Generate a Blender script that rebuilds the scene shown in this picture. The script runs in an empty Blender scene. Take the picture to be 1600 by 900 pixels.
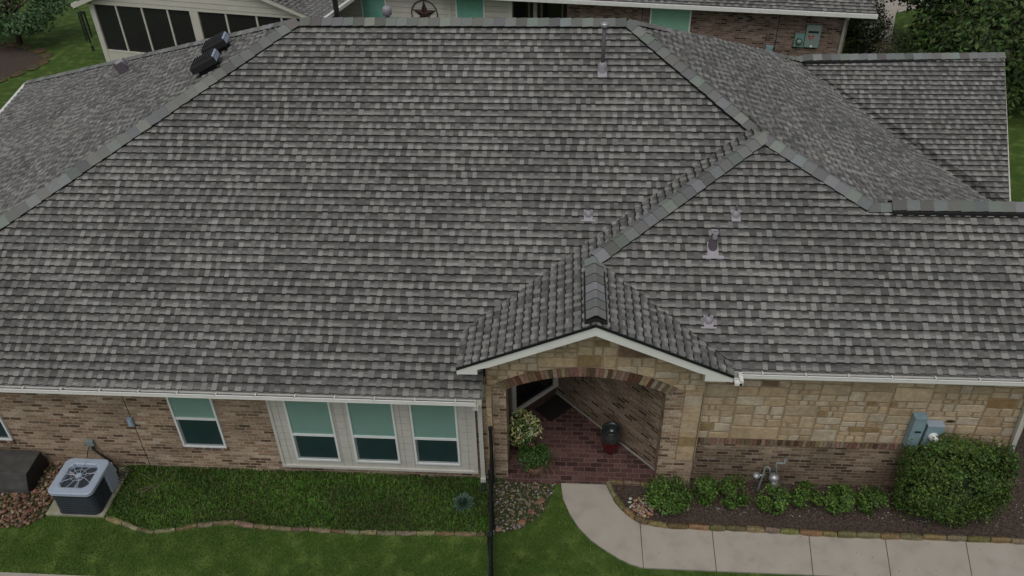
import bpy, math, random
from mathutils import Vector, Matrix
R_ = math.radians
sc = bpy.context.scene
col = sc.collection

# ------------------------------------------------------------------ camera, world, sun, exposure
CF, CPI, CYA, CRO = 1283.01, R_(36.44), R_(-4.15), R_(-1.21)
CC = Vector((4.44, -9.43, 11.11))
FW = Vector((math.sin(CYA)*math.cos(CPI), math.cos(CYA)*math.cos(CPI), -math.sin(CPI)))
RT0 = Vector((math.cos(CYA), -math.sin(CYA), 0)); UP0 = RT0.cross(FW)
RT = RT0*math.cos(CRO) + UP0*math.sin(CRO); UP = -RT0*math.sin(CRO) + UP0*math.cos(CRO)
cd = bpy.data.cameras.new('camera'); cam = bpy.data.objects.new('camera', cd); col.objects.link(cam)
m = Matrix((RT, UP, -FW)).transposed().to_4x4(); m.translation = CC
cam.matrix_world = m
cd.sensor_width = 36; cd.lens = CF/1600*36; cd.clip_start = .1; cd.clip_end = 600
sc.camera = cam

SUN_EL, SUN_AZ = 62, 192        # elevation, compass-like azimuth (deg, from +Y clockwise)
w = bpy.data.worlds.new('World'); sc.world = w; w.use_nodes = True
nt = w.node_tree; bg = nt.nodes['Background']
sky = nt.nodes.new('ShaderNodeTexSky'); sky.sky_type = 'NISHITA'; sky.sun_disc = False
sky.sun_elevation = R_(SUN_EL); sky.sun_rotation = R_(SUN_AZ); sky.air_density = 1.0; sky.dust_density = 3.0
hs = nt.nodes.new('ShaderNodeHueSaturation'); hs.inputs['Saturation'].default_value = .22
nt.links.new(sky.outputs[0], hs.inputs['Color']); nt.links.new(hs.outputs[0], bg.inputs[0])
bg.inputs[1].default_value = .135
sd = bpy.data.lights.new('sun', 'SUN'); sd.energy = 1.25; sd.angle = R_(40); sd.color = (1, .955, .89)
so = bpy.data.objects.new('sun', sd); col.objects.link(so)
el, az = R_(SUN_EL), R_(SUN_AZ)
sdir = Vector((math.sin(az)*math.cos(el), math.cos(az)*math.cos(el), math.sin(el)))
so.rotation_euler = sdir.to_track_quat('Z', 'Y').to_euler()
vs = sc.view_settings; vs.view_transform = 'Standard'; vs.look = 'None'; vs.gamma = 1; vs.use_curve_mapping = False
vs.exposure = -.68

# ------------------------------------------------------------------ pixel of the photo -> point on a plane of the place
def at(px, py, n, d):
    n = Vector(n); v = FW + RT*((px-800)/CF) - UP*((py-450)/CF)
    return CC + v*((d - n.dot(CC))/n.dot(v))
def gz(px, py, z=0): return at(px, py, (0, 0, 1), z)
def fy(px, py, y=0): return at(px, py, (0, 1, 0), y)

# ------------------------------------------------------------------ materials
def newmat(name):
    m = bpy.data.materials.new(name); m.use_nodes = True
    return m, m.node_tree, m.node_tree.nodes['Principled BSDF']
def N(nt, t, **k):
    n = nt.nodes.new(t)
    for a, b in k.items(): setattr(n, a, b)
    return n
def rgba(c): return (c[0], c[1], c[2], 1)
def add_bump(nt, bs, src, strength, dist=.01):
    b = N(nt, 'ShaderNodeBump'); b.inputs['Strength'].default_value = strength; b.inputs['Distance'].default_value = dist
    nt.links.new(src, b.inputs['Height']); nt.links.new(b.outputs[0], bs.inputs['Normal'])
def noise_mat(name, c1, c2, scale=8, rough=.8, detail=4, bump=.2, dist=.01, metal=0, c3=None, lo=.35, hi=.65, spec=.3):
    m, nt, bs = newmat(name)
    tc = N(nt, 'ShaderNodeTexCoord'); no = N(nt, 'ShaderNodeTexNoise')
    no.inputs['Scale'].default_value = scale; no.inputs['Detail'].default_value = detail
    nt.links.new(tc.outputs['Object'], no.inputs['Vector'])
    cr = N(nt, 'ShaderNodeValToRGB'); e = cr.color_ramp.elements
    e[0].position = lo; e[0].color = rgba(c1); e[1].position = hi; e[1].color = rgba(c2)
    if c3: x = cr.color_ramp.elements.new((lo+hi)/2); x.color = rgba(c3)
    nt.links.new(no.outputs['Fac'], cr.inputs[0]); nt.links.new(cr.outputs[0], bs.inputs['Base Color'])
    bs.inputs['Roughness'].default_value = rough; bs.inputs['Metallic'].default_value = metal
    bs.inputs['Specular IOR Level'].default_value = spec
    if bump: add_bump(nt, bs, no.outputs['Fac'], bump, dist)
    return m
def col_mat(name, nscale=60, namt=.25, rough=.9, bump=.15, dist=.004, spec=.2, big=.12, bigscale=.7, sub=0):
    """base colour from each piece's own 'Col', grained by noise"""
    m, nt, bs = newmat(name)
    a = N(nt, 'ShaderNodeAttribute', attribute_name='Col'); tc = N(nt, 'ShaderNodeTexCoord')
    no = N(nt, 'ShaderNodeTexNoise'); no.inputs['Scale'].default_value = nscale; no.inputs['Detail'].default_value = 3
    n2 = N(nt, 'ShaderNodeTexNoise'); n2.inputs['Scale'].default_value = bigscale; n2.inputs['Detail'].default_value = 4
    nt.links.new(tc.outputs['Object'], no.inputs['Vector']); nt.links.new(tc.outputs['Object'], n2.inputs['Vector'])
    mr = N(nt, 'ShaderNodeMapRange'); mr.inputs[1].default_value = .3; mr.inputs[2].default_value = .7
    mr.inputs[3].default_value = 1-namt; mr.inputs[4].default_value = 1+namt
    nt.links.new(no.outputs['Fac'], mr.inputs[0])
    m2 = N(nt, 'ShaderNodeMapRange'); m2.inputs[1].default_value = .3; m2.inputs[2].default_value = .7
    m2.inputs[3].default_value = 1-big; m2.inputs[4].default_value = 1+big
    nt.links.new(n2.outputs['Fac'], m2.inputs[0])
    mu = N(nt, 'ShaderNodeMath', operation='MULTIPLY'); nt.links.new(mr.outputs[0], mu.inputs[0]); nt.links.new(m2.outputs[0], mu.inputs[1])
    vm = N(nt, 'ShaderNodeVectorMath', operation='SCALE'); nt.links.new(a.outputs['Color'], vm.inputs[0]); nt.links.new(mu.outputs[0], vm.inputs['Scale'])
    nt.links.new(vm.outputs[0], bs.inputs['Base Color'])
    bs.inputs['Roughness'].default_value = rough; bs.inputs['Specular IOR Level'].default_value = spec
    if bump: add_bump(nt, bs, no.outputs['Fac'], bump, dist)
    return m
def brick_mat(name, bw=.2, rh=.0677, ms=.008, pal=None, mortar=(.40, .33, .25), rough=.9, fac_dark=.2, stain=.25, off=.5):
    m, nt, bs = newmat(name)
    uv = N(nt, 'ShaderNodeUVMap'); b = N(nt, 'ShaderNodeTexBrick')
    b.offset = off
    for k, v in (('Scale', 1), ('Brick Width', bw), ('Row Height', rh), ('Mortar Size', ms), ('Mortar Smooth', .15), ('Bias', 0)):
        b.inputs[k].default_value = v
    b.inputs['Color1'].default_value = (0, 0, 0, 1); b.inputs['Color2'].default_value = (1, 1, 1, 1); b.inputs['Mortar'].default_value = (.5, .5, .5, 1)
    # slight wobble of the joints
    wn = N(nt, 'ShaderNodeTexNoise'); wn.inputs['Scale'].default_value = 9; wn.inputs['Detail'].default_value = 2
    nt.links.new(uv.outputs[0], wn.inputs['Vector'])
    sb = N(nt, 'ShaderNodeVectorMath', operation='SUBTRACT'); sb.inputs[1].default_value = (.5, .5, .5); nt.links.new(wn.outputs['Color'], sb.inputs[0])
    scv = N(nt, 'ShaderNodeVectorMath', operation='SCALE'); scv.inputs['Scale'].default_value = .012; nt.links.new(sb.outputs[0], scv.inputs[0])
    ad = N(nt, 'ShaderNodeVectorMath', operation='ADD'); nt.links.new(uv.outputs[0], ad.inputs[0]); nt.links.new(scv.outputs[0], ad.inputs[1])
    nt.links.new(ad.outputs[0], b.inputs['Vector'])
    cr = N(nt, 'ShaderNodeValToRGB'); cr.color_ramp.interpolation = 'CONSTANT'
    pal = pal or [(.11, .07, .048), (.19, .13, .088), (.28, .198, .135), (.34, .25, .175), (.40, .305, .22), (.29, .19, .132), (.45, .36, .27)]
    el = cr.color_ramp.elements
    el[0].position = 0; el[0].color = rgba(pal[0]); el[1].position = .14; el[1].color = rgba(pal[1])
    ps = [.24, .42, .6, .74, .9]
    for p, c in zip(ps, pal[2:]): x = el.new(p); x.color = rgba(c)
    nt.links.new(b.outputs['Color'], cr.inputs[0])
    mx = N(nt, 'ShaderNodeMix', data_type='RGBA'); nt.links.new(b.outputs['Fac'], mx.inputs[0])
    nt.links.new(cr.outputs[0], mx.inputs[6]); mx.inputs[7].default_value = rgba(mortar)
    n1 = N(nt, 'ShaderNodeTexNoise'); n1.inputs['Scale'].default_value = 30; n1.inputs['Detail'].default_value = 5; nt.links.new(uv.outputs[0], n1.inputs['Vector'])
    n2 = N(nt, 'ShaderNodeTexNoise'); n2.inputs['Scale'].default_value = 1.3; n2.inputs['Detail'].default_value = 5; nt.links.new(uv.outputs[0], n2.inputs['Vector'])
    r1 = N(nt, 'ShaderNodeMapRange'); r1.inputs[1].default_value = .3; r1.inputs[2].default_value = .7; r1.inputs[3].default_value = .72; r1.inputs[4].default_value = 1.3
    nt.links.new(n1.outputs['Fac'], r1.inputs[0])
    r2 = N(nt, 'ShaderNodeMapRange'); r2.inputs[1].default_value = .3; r2.inputs[2].default_value = .7; r2.inputs[3].default_value = 1-stain; r2.inputs[4].default_value = 1+stain
    nt.links.new(n2.outputs['Fac'], r2.inputs[0])
    mu = N(nt, 'ShaderNodeMath', operation='MULTIPLY'); nt.links.new(r1.outputs[0], mu.inputs[0]); nt.links.new(r2.outputs[0], mu.inputs[1])
    vm = N(nt, 'ShaderNodeVectorMath', operation='SCALE'); nt.links.new(mx.outputs[2], vm.inputs[0]); nt.links.new(mu.outputs[0], vm.inputs['Scale'])
    nt.links.new(vm.outputs[0], bs.inputs['Base Color'])
    bs.inputs['Roughness'].default_value = rough; bs.inputs['Specular IOR Level'].default_value = .2
    iv = N(nt, 'ShaderNodeMath', operation='SUBTRACT'); iv.inputs[0].default_value = 1; nt.links.new(b.outputs['Fac'], iv.inputs[1])
    m3 = N(nt, 'ShaderNodeMath', operation='MULTIPLY_ADD'); nt.links.new(n1.outputs['Fac'], m3.inputs[0]); m3.inputs[1].default_value = .35; nt.links.new(iv.outputs[0], m3.inputs[2])
    add_bump(nt, bs, m3.outputs[0], .7, .006)
    return m
def plain(name, c, rough=.5, metal=0, spec=.5, var=.08, scale=6, bump=.03):
    return noise_mat(name, tuple(x*(1-var) for x in c), tuple(min(1, x*(1+var)) for x in c), scale=scale, rough=rough, metal=metal, bump=bump, spec=spec, lo=.3, hi=.7)

M = {}
M['shingle'] = col_mat('shingle_granules', nscale=140, namt=.3, rough=.95, bump=.3, dist=.003, spec=.12, big=.13, bigscale=.6)
M['cap'] = col_mat('ridge_cap_granules', nscale=110, namt=.2, rough=.95, bump=.25, dist=.003, spec=.12, big=.05)
M['deck'] = noise_mat('shingle_plain', (.12, .12, .118), (.2, .2, .197), scale=40, rough=.95, bump=.3)
M['brick'] = brick_mat('tan_brick')
M['brick3'] = brick_mat('darker_tan_brick', pal=[(.07, .045, .033), (.12, .083, .058), (.17, .12, .083), (.21, .15, .106), (.25, .185, .134), (.18, .118, .082), (.28, .22, .165)], mortar=(.27, .225, .17), stain=.35)  # tan brick palette scaled darker all over, for wainscot and porch walls
M['brick2'] = brick_mat('purple_brown_brick', pal=[(.06, .035, .03), (.11, .07, .055), (.17, .115, .095), (.21, .145, .12), (.25, .175, .145), (.17, .105, .085), (.27, .2, .17)], mortar=(.26, .21, .18))
M['paver'] = brick_mat('red_brown_paver', bw=.21, rh=.105, ms=.007, pal=[(.06, .03, .028), (.08, .042, .038), (.1, .05, .046), (.12, .062, .056), (.14, .075, .068), (.09, .048, .042), (.155, .09, .08)], mortar=(.17, .125, .105), rough=.8)
M['stone'] = col_mat('limestone', nscale=14, namt=.16, rough=.9, bump=.5, dist=.012, big=.14, bigscale=2.2)
M['mortar'] = noise_mat('stone_mortar', (.30, .23, .15), (.40, .32, .215), scale=20, rough=.95)
M['brickpiece'] = col_mat('brick_piece', nscale=30, namt=.25, rough=.9, bump=.35, dist=.006)
M['white'] = plain('white_paint', (.62, .63, .61), rough=.45, var=.06)
M['gutter'] = plain('gutter_enamel', (.80, .80, .77), rough=.35, var=.05)
M['gutter_in'] = noise_mat('dark_gutter_trough', (.03, .028, .024), (.12, .11, .1), scale=14, rough=.9)
M['siding'] = plain('beige_siding', (.56, .55, .50), rough=.7, var=.06, scale=3)
M['siding2'] = plain('cream_siding', (.60, .575, .51), rough=.7, var=.05, scale=3)
M['groove'] = plain('panel_groove', (.33, .32, .28), rough=.9)
M['green_fascia'] = plain('pale_fascia_paint', (.80, .81, .77), rough=.55, var=.04)
M['frame'] = plain('window_frame_white', (.78, .81, .80), rough=.4, var=.03)
M['drip'] = plain('black_drip_edge', (.012, .012, .014), rough=.4)
M['black'] = plain('black_metal', (.012, .013, .015), rough=.38, spec=.5)
M['blackmatte'] = plain('black_matte', (.012, .012, .014), rough=.8)
M['darkvoid'] = plain('unlit_room', (.02, .02, .02), rough=.9)
M['lilac'] = plain('lilac_grey_paint', (.30, .275, .31), rough=.5, var=.08, scale=12)
M['lilac_d'] = plain('dark_lilac_pipe', (.115, .095, .11), rough=.5, var=.1, scale=12)
M['lilac_l'] = plain('pale_lilac_flashing', (.33, .305, .345), rough=.5, var=.06, scale=12)
M['galv'] = plain('galvanised_steel', (.42, .44, .45), rough=.38, metal=.6, var=.1, scale=10)
M['ac_light'] = plain('pale_blue_grey_enamel', (.37, .44, .54), rough=.4, var=.05)
M['ac_dark'] = plain('dark_coil_grille', (.045, .055, .066), rough=.45)
M['ac_in'] = plain('fan_shroud_inside', (.10, .125, .16), rough=.6)
M['box_blue'] = plain('blue_grey_box_paint', (.235, .34, .39), rough=.5, var=.14, scale=14)
M['box_gr'] = plain('grey_green_box_paint', (.22, .28, .27), rough=.5, var=.1, scale=10)
M['box_teal'] = plain('teal_box_paint', (.17, .3, .28), rough=.5, var=.1, scale=10)
M['coverbox'] = noise_mat('dark_grey_cover', (.055, .053, .052), (.085, .082, .08), scale=5, rough=.65, c3=(.065, .063, .058))
M['coverside'] = plain('charcoal_cover_side', (.016, .017, .02), rough=.6)
M['concrete'] = noise_mat('pale_concrete', (.33, .30, .26), (.44, .405, .355), scale=3.2, rough=.9, detail=15, bump=.12, c3=(.41, .375, .325), lo=.22, hi=.7)
M['concrete_g'] = noise_mat('mossy_concrete', (.24, .24, .17), (.36, .34, .26), scale=7, rough=.9, detail=9, bump=.12)
M['joint'] = noise_mat('joint_filler', (.1, .085, .07), (.15, .13, .11), scale=20, rough=.95)
M['mulch'] = noise_mat('mulch_soil', (.045, .03, .024), (.11, .082, .066), scale=26, rough=.95, detail=8, bump=1, dist=.03)
M['soil'] = noise_mat('bare_soil', (.03, .042, .012), (.06, .062, .028), scale=14, rough=.95, detail=8, bump=.8, dist=.02)
M['lawn'] = noise_mat('mown_lawn', (.038, .085, .012), (.115, .175, .038), scale=3, rough=.95, detail=10, bump=1, dist=.03, c3=(.055, .098, .016), lo=.3, hi=.7)
M['soilpot'] = plain('pot_terracotta', (.16, .09, .055), rough=.8, var=.25, scale=20)
M['maroon'] = plain('maroon_glaze', (.075, .008, .008), rough=.12, spec=.7, var=.3)
M['charglaze'] = plain('charcoal_glaze', (.03, .036, .036), rough=.15, spec=.7, var=.3)
M['bark'] = noise_mat('bark', (.05, .036, .026), (.12, .09, .065), scale=12, rough=.95, bump=.8, dist=.02)
M['twig'] = plain('dry_twig', (.22, .18, .13), rough=.9, var=.2)
M['leaf'] = col_mat('leaves', nscale=20, namt=.15, rough=.55, bump=0, spec=.35, big=.12, bigscale=2)
M['rock'] = col_mat('river_rock', nscale=35, namt=.18, rough=.7, bump=.1, spec=.35)
M['edging'] = col_mat('edging_stone', nscale=18, namt=.35, rough=.9, bump=.4, dist=.01, big=.25, bigscale=6)
M['rust'] = plain('rust_brown_metal', (.045, .02, .014), rough=.6, var=.3, scale=30)
M['wood'] = plain('brown_door_wood', (.07, .045, .032), rough=.6)
M['mat'] = noise_mat('coir_mat_dark', (.012, .01, .01), (.03, .022, .02), scale=60, rough=1)
M['yellow'] = plain('yellow_cushion', (.35, .27, .08), rough=.9)
M['red'] = plain('red_print', (.4, .05, .04), rough=.6)
M['patiochair'] = plain('brown_wicker', (.12, .075, .05), rough=.9, var=.3, scale=40)
def blinds_mat(name, c, c2, freq):
    m, nt, bs = newmat(name)
    tc = N(nt, 'ShaderNodeTexCoord'); wv = N(nt, 'ShaderNodeTexWave'); wv.bands_direction = 'Z'; wv.inputs['Scale'].default_value = freq; wv.inputs['Distortion'].default_value = .2
    nt.links.new(tc.outputs['Object'], wv.inputs['Vector'])
    n1 = N(nt, 'ShaderNodeTexNoise'); n1.inputs['Scale'].default_value = 3; nt.links.new(tc.outputs['Object'], n1.inputs['Vector'])
    ad = N(nt, 'ShaderNodeMath', operation='MULTIPLY_ADD'); nt.links.new(wv.outputs['Fac'], ad.inputs[0]); ad.inputs[1].default_value = .5
    ml = N(nt, 'ShaderNodeMath', operation='MULTIPLY'); nt.links.new(n1.outputs['Fac'], ml.inputs[0]); ml.inputs[1].default_value = .6; nt.links.new(ml.outputs[0], ad.inputs[2])
    mx = N(nt, 'ShaderNodeMix', data_type='RGBA'); nt.links.new(ad.outputs[0], mx.inputs[0])
    mx.inputs[6].default_value = rgba(c); mx.inputs[7].default_value = rgba(c2); nt.links.new(mx.outputs[2], bs.inputs['Base Color'])
    bs.inputs['Roughness'].default_value = .35; bs.inputs['Specular IOR Level'].default_value = .5
    return m
M['blind'] = blinds_mat('teal_glass_over_blinds', (.15, .29, .25), (.24, .40, .345), 7)
M['blind2'] = plain('mint_glass', (.27, .5, .38), rough=.3, var=.08)
M['blind3'] = plain('teal_glass', (.19, .43, .36), rough=.3, var=.08)
M['screen'] = plain('dark_green_screen', (.018, .046, .046), rough=.4, var=.12, scale=3)
M['darkglass'] = plain('black_glass', (.008, .009, .01), rough=.12, spec=.6)
def screen_mat():
    m, nt, bs = newmat('porch_insect_screen')
    tr = N(nt, 'ShaderNodeBsdfTransparent'); mx = N(nt, 'ShaderNodeMixShader'); mx.inputs[0].default_value = .86
    bs.inputs['Base Color'].default_value = (.01, .011, .01, 1); bs.inputs['Roughness'].default_value = .7
    out = nt.nodes['Material Output']
    nt.links.new(tr.outputs[0], mx.inputs[1]); nt.links.new(bs.outputs[0], mx.inputs[2]); nt.links.new(mx.outputs[0], out.inputs[0])
    return m
M['porchscreen'] = screen_mat()

# ------------------------------------------------------------------ mesh builder
class MB:
    def __init__(s): s.v = []; s.f = []; s.c = []; s.m = []
    def face(s, pts, c=(.5, .5, .5), m=0):
        i = len(s.v); s.v += [tuple(p) for p in pts]; s.f.append(tuple(range(i, i+len(pts)))); s.c.append(c); s.m.append(m)
    def box(s, a, b, c=(.5, .5, .5), m=0, jit=0, T=None, skip=()):
        x0, y0, z0 = a; x1, y1, z1 = b
        P = [Vector(p) for p in ((x0,y0,z0),(x1,y0,z0),(x1,y1,z0),(x0,y1,z0),(x0,y0,z1),(x1,y0,z1),(x1,y1,z1),(x0,y1,z1))]
        if jit: P = [p+Vector([random.uniform(-jit, jit) for _ in range(3)]) for p in P]
        if T: P = [T @ p for p in P]
        i = len(s.v); s.v += [tuple(p) for p in P]
        for k, q in enumerate(((0,3,2,1),(4,5,6,7),(0,1,5,4),(1,2,6,5),(2,3,7,6),(3,0,4,7))):
            if k in skip: continue
            s.f.append(tuple(i+t for t in q)); s.c.append(c); s.m.append(m)
    def prism(s, pts, off, c=(.5, .5, .5), m=0, caps=True):
        """closed prism: polygon pts extruded by vector off"""
        off = Vector(off); a = [Vector(p) for p in pts]; b = [p+off for p in a]; n = len(a)
        i = len(s.v); s.v += [tuple(p) for p in a+b]
        if caps:
            s.f.append(tuple(i+k for k in range(n))[::-1]); s.f.append(tuple(i+n+k for k in range(n))); s.c += [c, c]; s.m += [m, m]
        for k in range(n):
            s.f.append((i+k, i+(k+1) % n, i+n+(k+1) % n, i+n+k)); s.c.append(c); s.m.append(m)
    def tube(s, pts, r, n=8, c=(.5, .5, .5), m=0, cap=True):
        pts = [Vector(p) for p in pts]; rs = r if isinstance(r, (list, tuple)) else [r]*len(pts)
        i0 = len(s.v); a = None
        for k, p in enumerate(pts):
            d = (pts[min(k+1, len(pts)-1)]-pts[max(k-1, 0)])
            d = d.normalized() if d.length > 1e-9 else Vector((0, 0, 1))
            if a is None: a = d.orthogonal().normalized()
            else: a = (a - d*a.dot(d)); a = a.normalized() if a.length > 1e-6 else d.orthogonal().normalized()
            b = d.cross(a)
            for j in range(n):
                t = 2*math.pi*j/n; s.v.append(tuple(p+(a*math.cos(t)+b*math.sin(t))*rs[k]))
        for k in range(len(pts)-1):
            for j in range(n):
                s.f.append((i0+k*n+j, i0+k*n+(j+1) % n, i0+(k+1)*n+(j+1) % n, i0+(k+1)*n+j)); s.c.append(c); s.m.append(m)
        if cap:
            s.f.append(tuple(i0+j for j in range(n))[::-1]); s.c.append(c); s.m.append(m)
            s.f.append(tuple(i0+(len(pts)-1)*n+j for j in range(n))); s.c.append(c); s.m.append(m)
    def lathe(s, prof, o=(0, 0, 0), n=24, c=(.5, .5, .5), m=0, axis=None):
        o = Vector(o); q = Vector(axis).normalized().to_track_quat('Z', 'Y') if axis is not None else None
        i0 = len(s.v)
        for (r, z) in prof:
            for j in range(n):
                t = 2*math.pi*j/n; p = Vector((r*math.cos(t), r*math.sin(t), z))
                if q: p = q @ p
                s.v.append(tuple(o+p))
        for k in range(len(prof)-1):
            for j in range(n):
                s.f.append((i0+k*n+j, i0+k*n+(j+1) % n, i0+(k+1)*n+(j+1) % n, i0+(k+1)*n+j)); s.c.append(c); s.m.append(m)
    def build(s, name, mats, parent=None, smooth=False, loc=None, bevel=0):
        me = bpy.data.meshes.new(name); V = s.v
        if loc is not None: V = [(x-loc[0], y-loc[1], z-loc[2]) for x, y, z in V]
        me.from_pydata(V, [], s.f)
        mats = mats if isinstance(mats, list) else [mats]
        for q in mats: me.materials.append(M[q] if isinstance(q, str) else q)
        me.polygons.foreach_set('material_index', s.m)
        ca = me.color_attributes.new('Col', 'FLOAT_COLOR', 'CORNER'); buf = []
        for f, c in zip(s.f, s.c): buf += [c[0], c[1], c[2], 1.0]*len(f)
        ca.data.foreach_set('color', buf)
        uvl = me.uv_layers.new(name='UVMap'); ub = []
        for f in s.f:
            p = [s.v[i] for i in f]
            nx = ny = nz = 0
            for k in range(len(p)):
                a, b = p[k], p[(k+1) % len(p)]
                nx += (a[1]-b[1])*(a[2]+b[2]); ny += (a[2]-b[2])*(a[0]+b[0]); nz += (a[0]-b[0])*(a[1]+b[1])
            L = math.hypot(nx, ny)
            if L < abs(nz)*.9 or L < 1e-12:
                for q in p: ub += [q[0], q[1]]
            else:
                tx, ty = -ny/L, nx/L
                for q in p: ub += [q[0]*tx+q[1]*ty, q[2]]
        uvl.data.foreach_set('uv', ub)
        if smooth: me.polygons.foreach_set('use_smooth', [True]*len(s.f))
        me.update()
        o = bpy.data.objects.new(name, me); col.objects.link(o)
        if loc is not None: o.location = loc
        if parent is not None:
            o.parent = parent; 
            if loc is None and not parent.get('at0'):
                pass
            o.matrix_parent_inverse = parent_mat(parent).inverted()
        if bevel:
            b = o.modifiers.new('bevel', 'BEVEL'); b.width = bevel; b.segments = 2; b.limit_method = 'ANGLE'
        return o
def parent_mat(o):
    m = Matrix.LocRotScale(o.location, o.rotation_euler, o.scale)
    if o.parent: m = parent_mat(o.parent) @ o.matrix_parent_inverse @ m
    return m
def tag(o, label=None, cat=None, group=None, kind=None):
    if label: o['label'] = label
    if cat: o['category'] = cat
    if group: o['group'] = group
    if kind: o['kind'] = kind
    return o
def thing(name, label, cat, loc=(0, 0, 0), group=None):
    o = bpy.data.objects.new(name, None); col.objects.link(o); o.location = loc; o.empty_display_size = .2
    return tag(o, label, cat, group)
def copy_tree(o, parent=None):
    c = o.copy(); col.objects.link(c); c.parent = parent
    if parent is not None: c.matrix_parent_inverse = o.matrix_parent_inverse.copy()
    for ch in list(o.children): copy_tree(ch, c)
    return c
# ---- 2-D convex clipping
def clip_half(poly, nx, ny, d):           # keep nx*x+ny*y <= d
    out = []
    for i in range(len(poly)):
        a, b = poly[i], poly[(i+1) % len(poly)]
        da = nx*a[0]+ny*a[1]-d; db = nx*b[0]+ny*b[1]-d
        if da <= 0: out.append(a)
        if (da < 0) != (db < 0) and abs(da-db) > 1e-12:
            t = da/(da-db); out.append((a[0]+(b[0]-a[0])*t, a[1]+(b[1]-a[1])*t))
    return out
def area2(p): return sum(p[i][0]*p[(i+1) % len(p)][1]-p[(i+1) % len(p)][0]*p[i][1] for i in range(len(p)))/2
def clip_convex(poly, cv):
    s_ = 1 if area2(cv) > 0 else -1
    for i in range(len(cv)):
        a, b = cv[i], cv[(i+1) % len(cv)]
        ex, ey = b[0]-a[0], b[1]-a[1]
        nx, ny = ey*s_, -ex*s_
        poly = clip_half(poly, nx, ny, nx*a[0]+ny*a[1])
        if len(poly) < 3: return []
    return poly

from mathutils.geometry import tessellate_polygon
def convexes(poly):
    poly = [tuple(p[:2]) for p in poly]
    sg = 1 if area2(poly) > 0 else -1; n = len(poly); ok = True
    for i in range(n):
        a, b, c = poly[i], poly[(i+1) % n], poly[(i+2) % n]
        if ((b[0]-a[0])*(c[1]-b[1])-(b[1]-a[1])*(c[0]-b[0]))*sg < -1e-6: ok = False
    if ok: return [poly]
    return [[poly[i] for i in t] for t in tessellate_polygon([[Vector((p[0], p[1], 0)) for p in poly]])]
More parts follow.
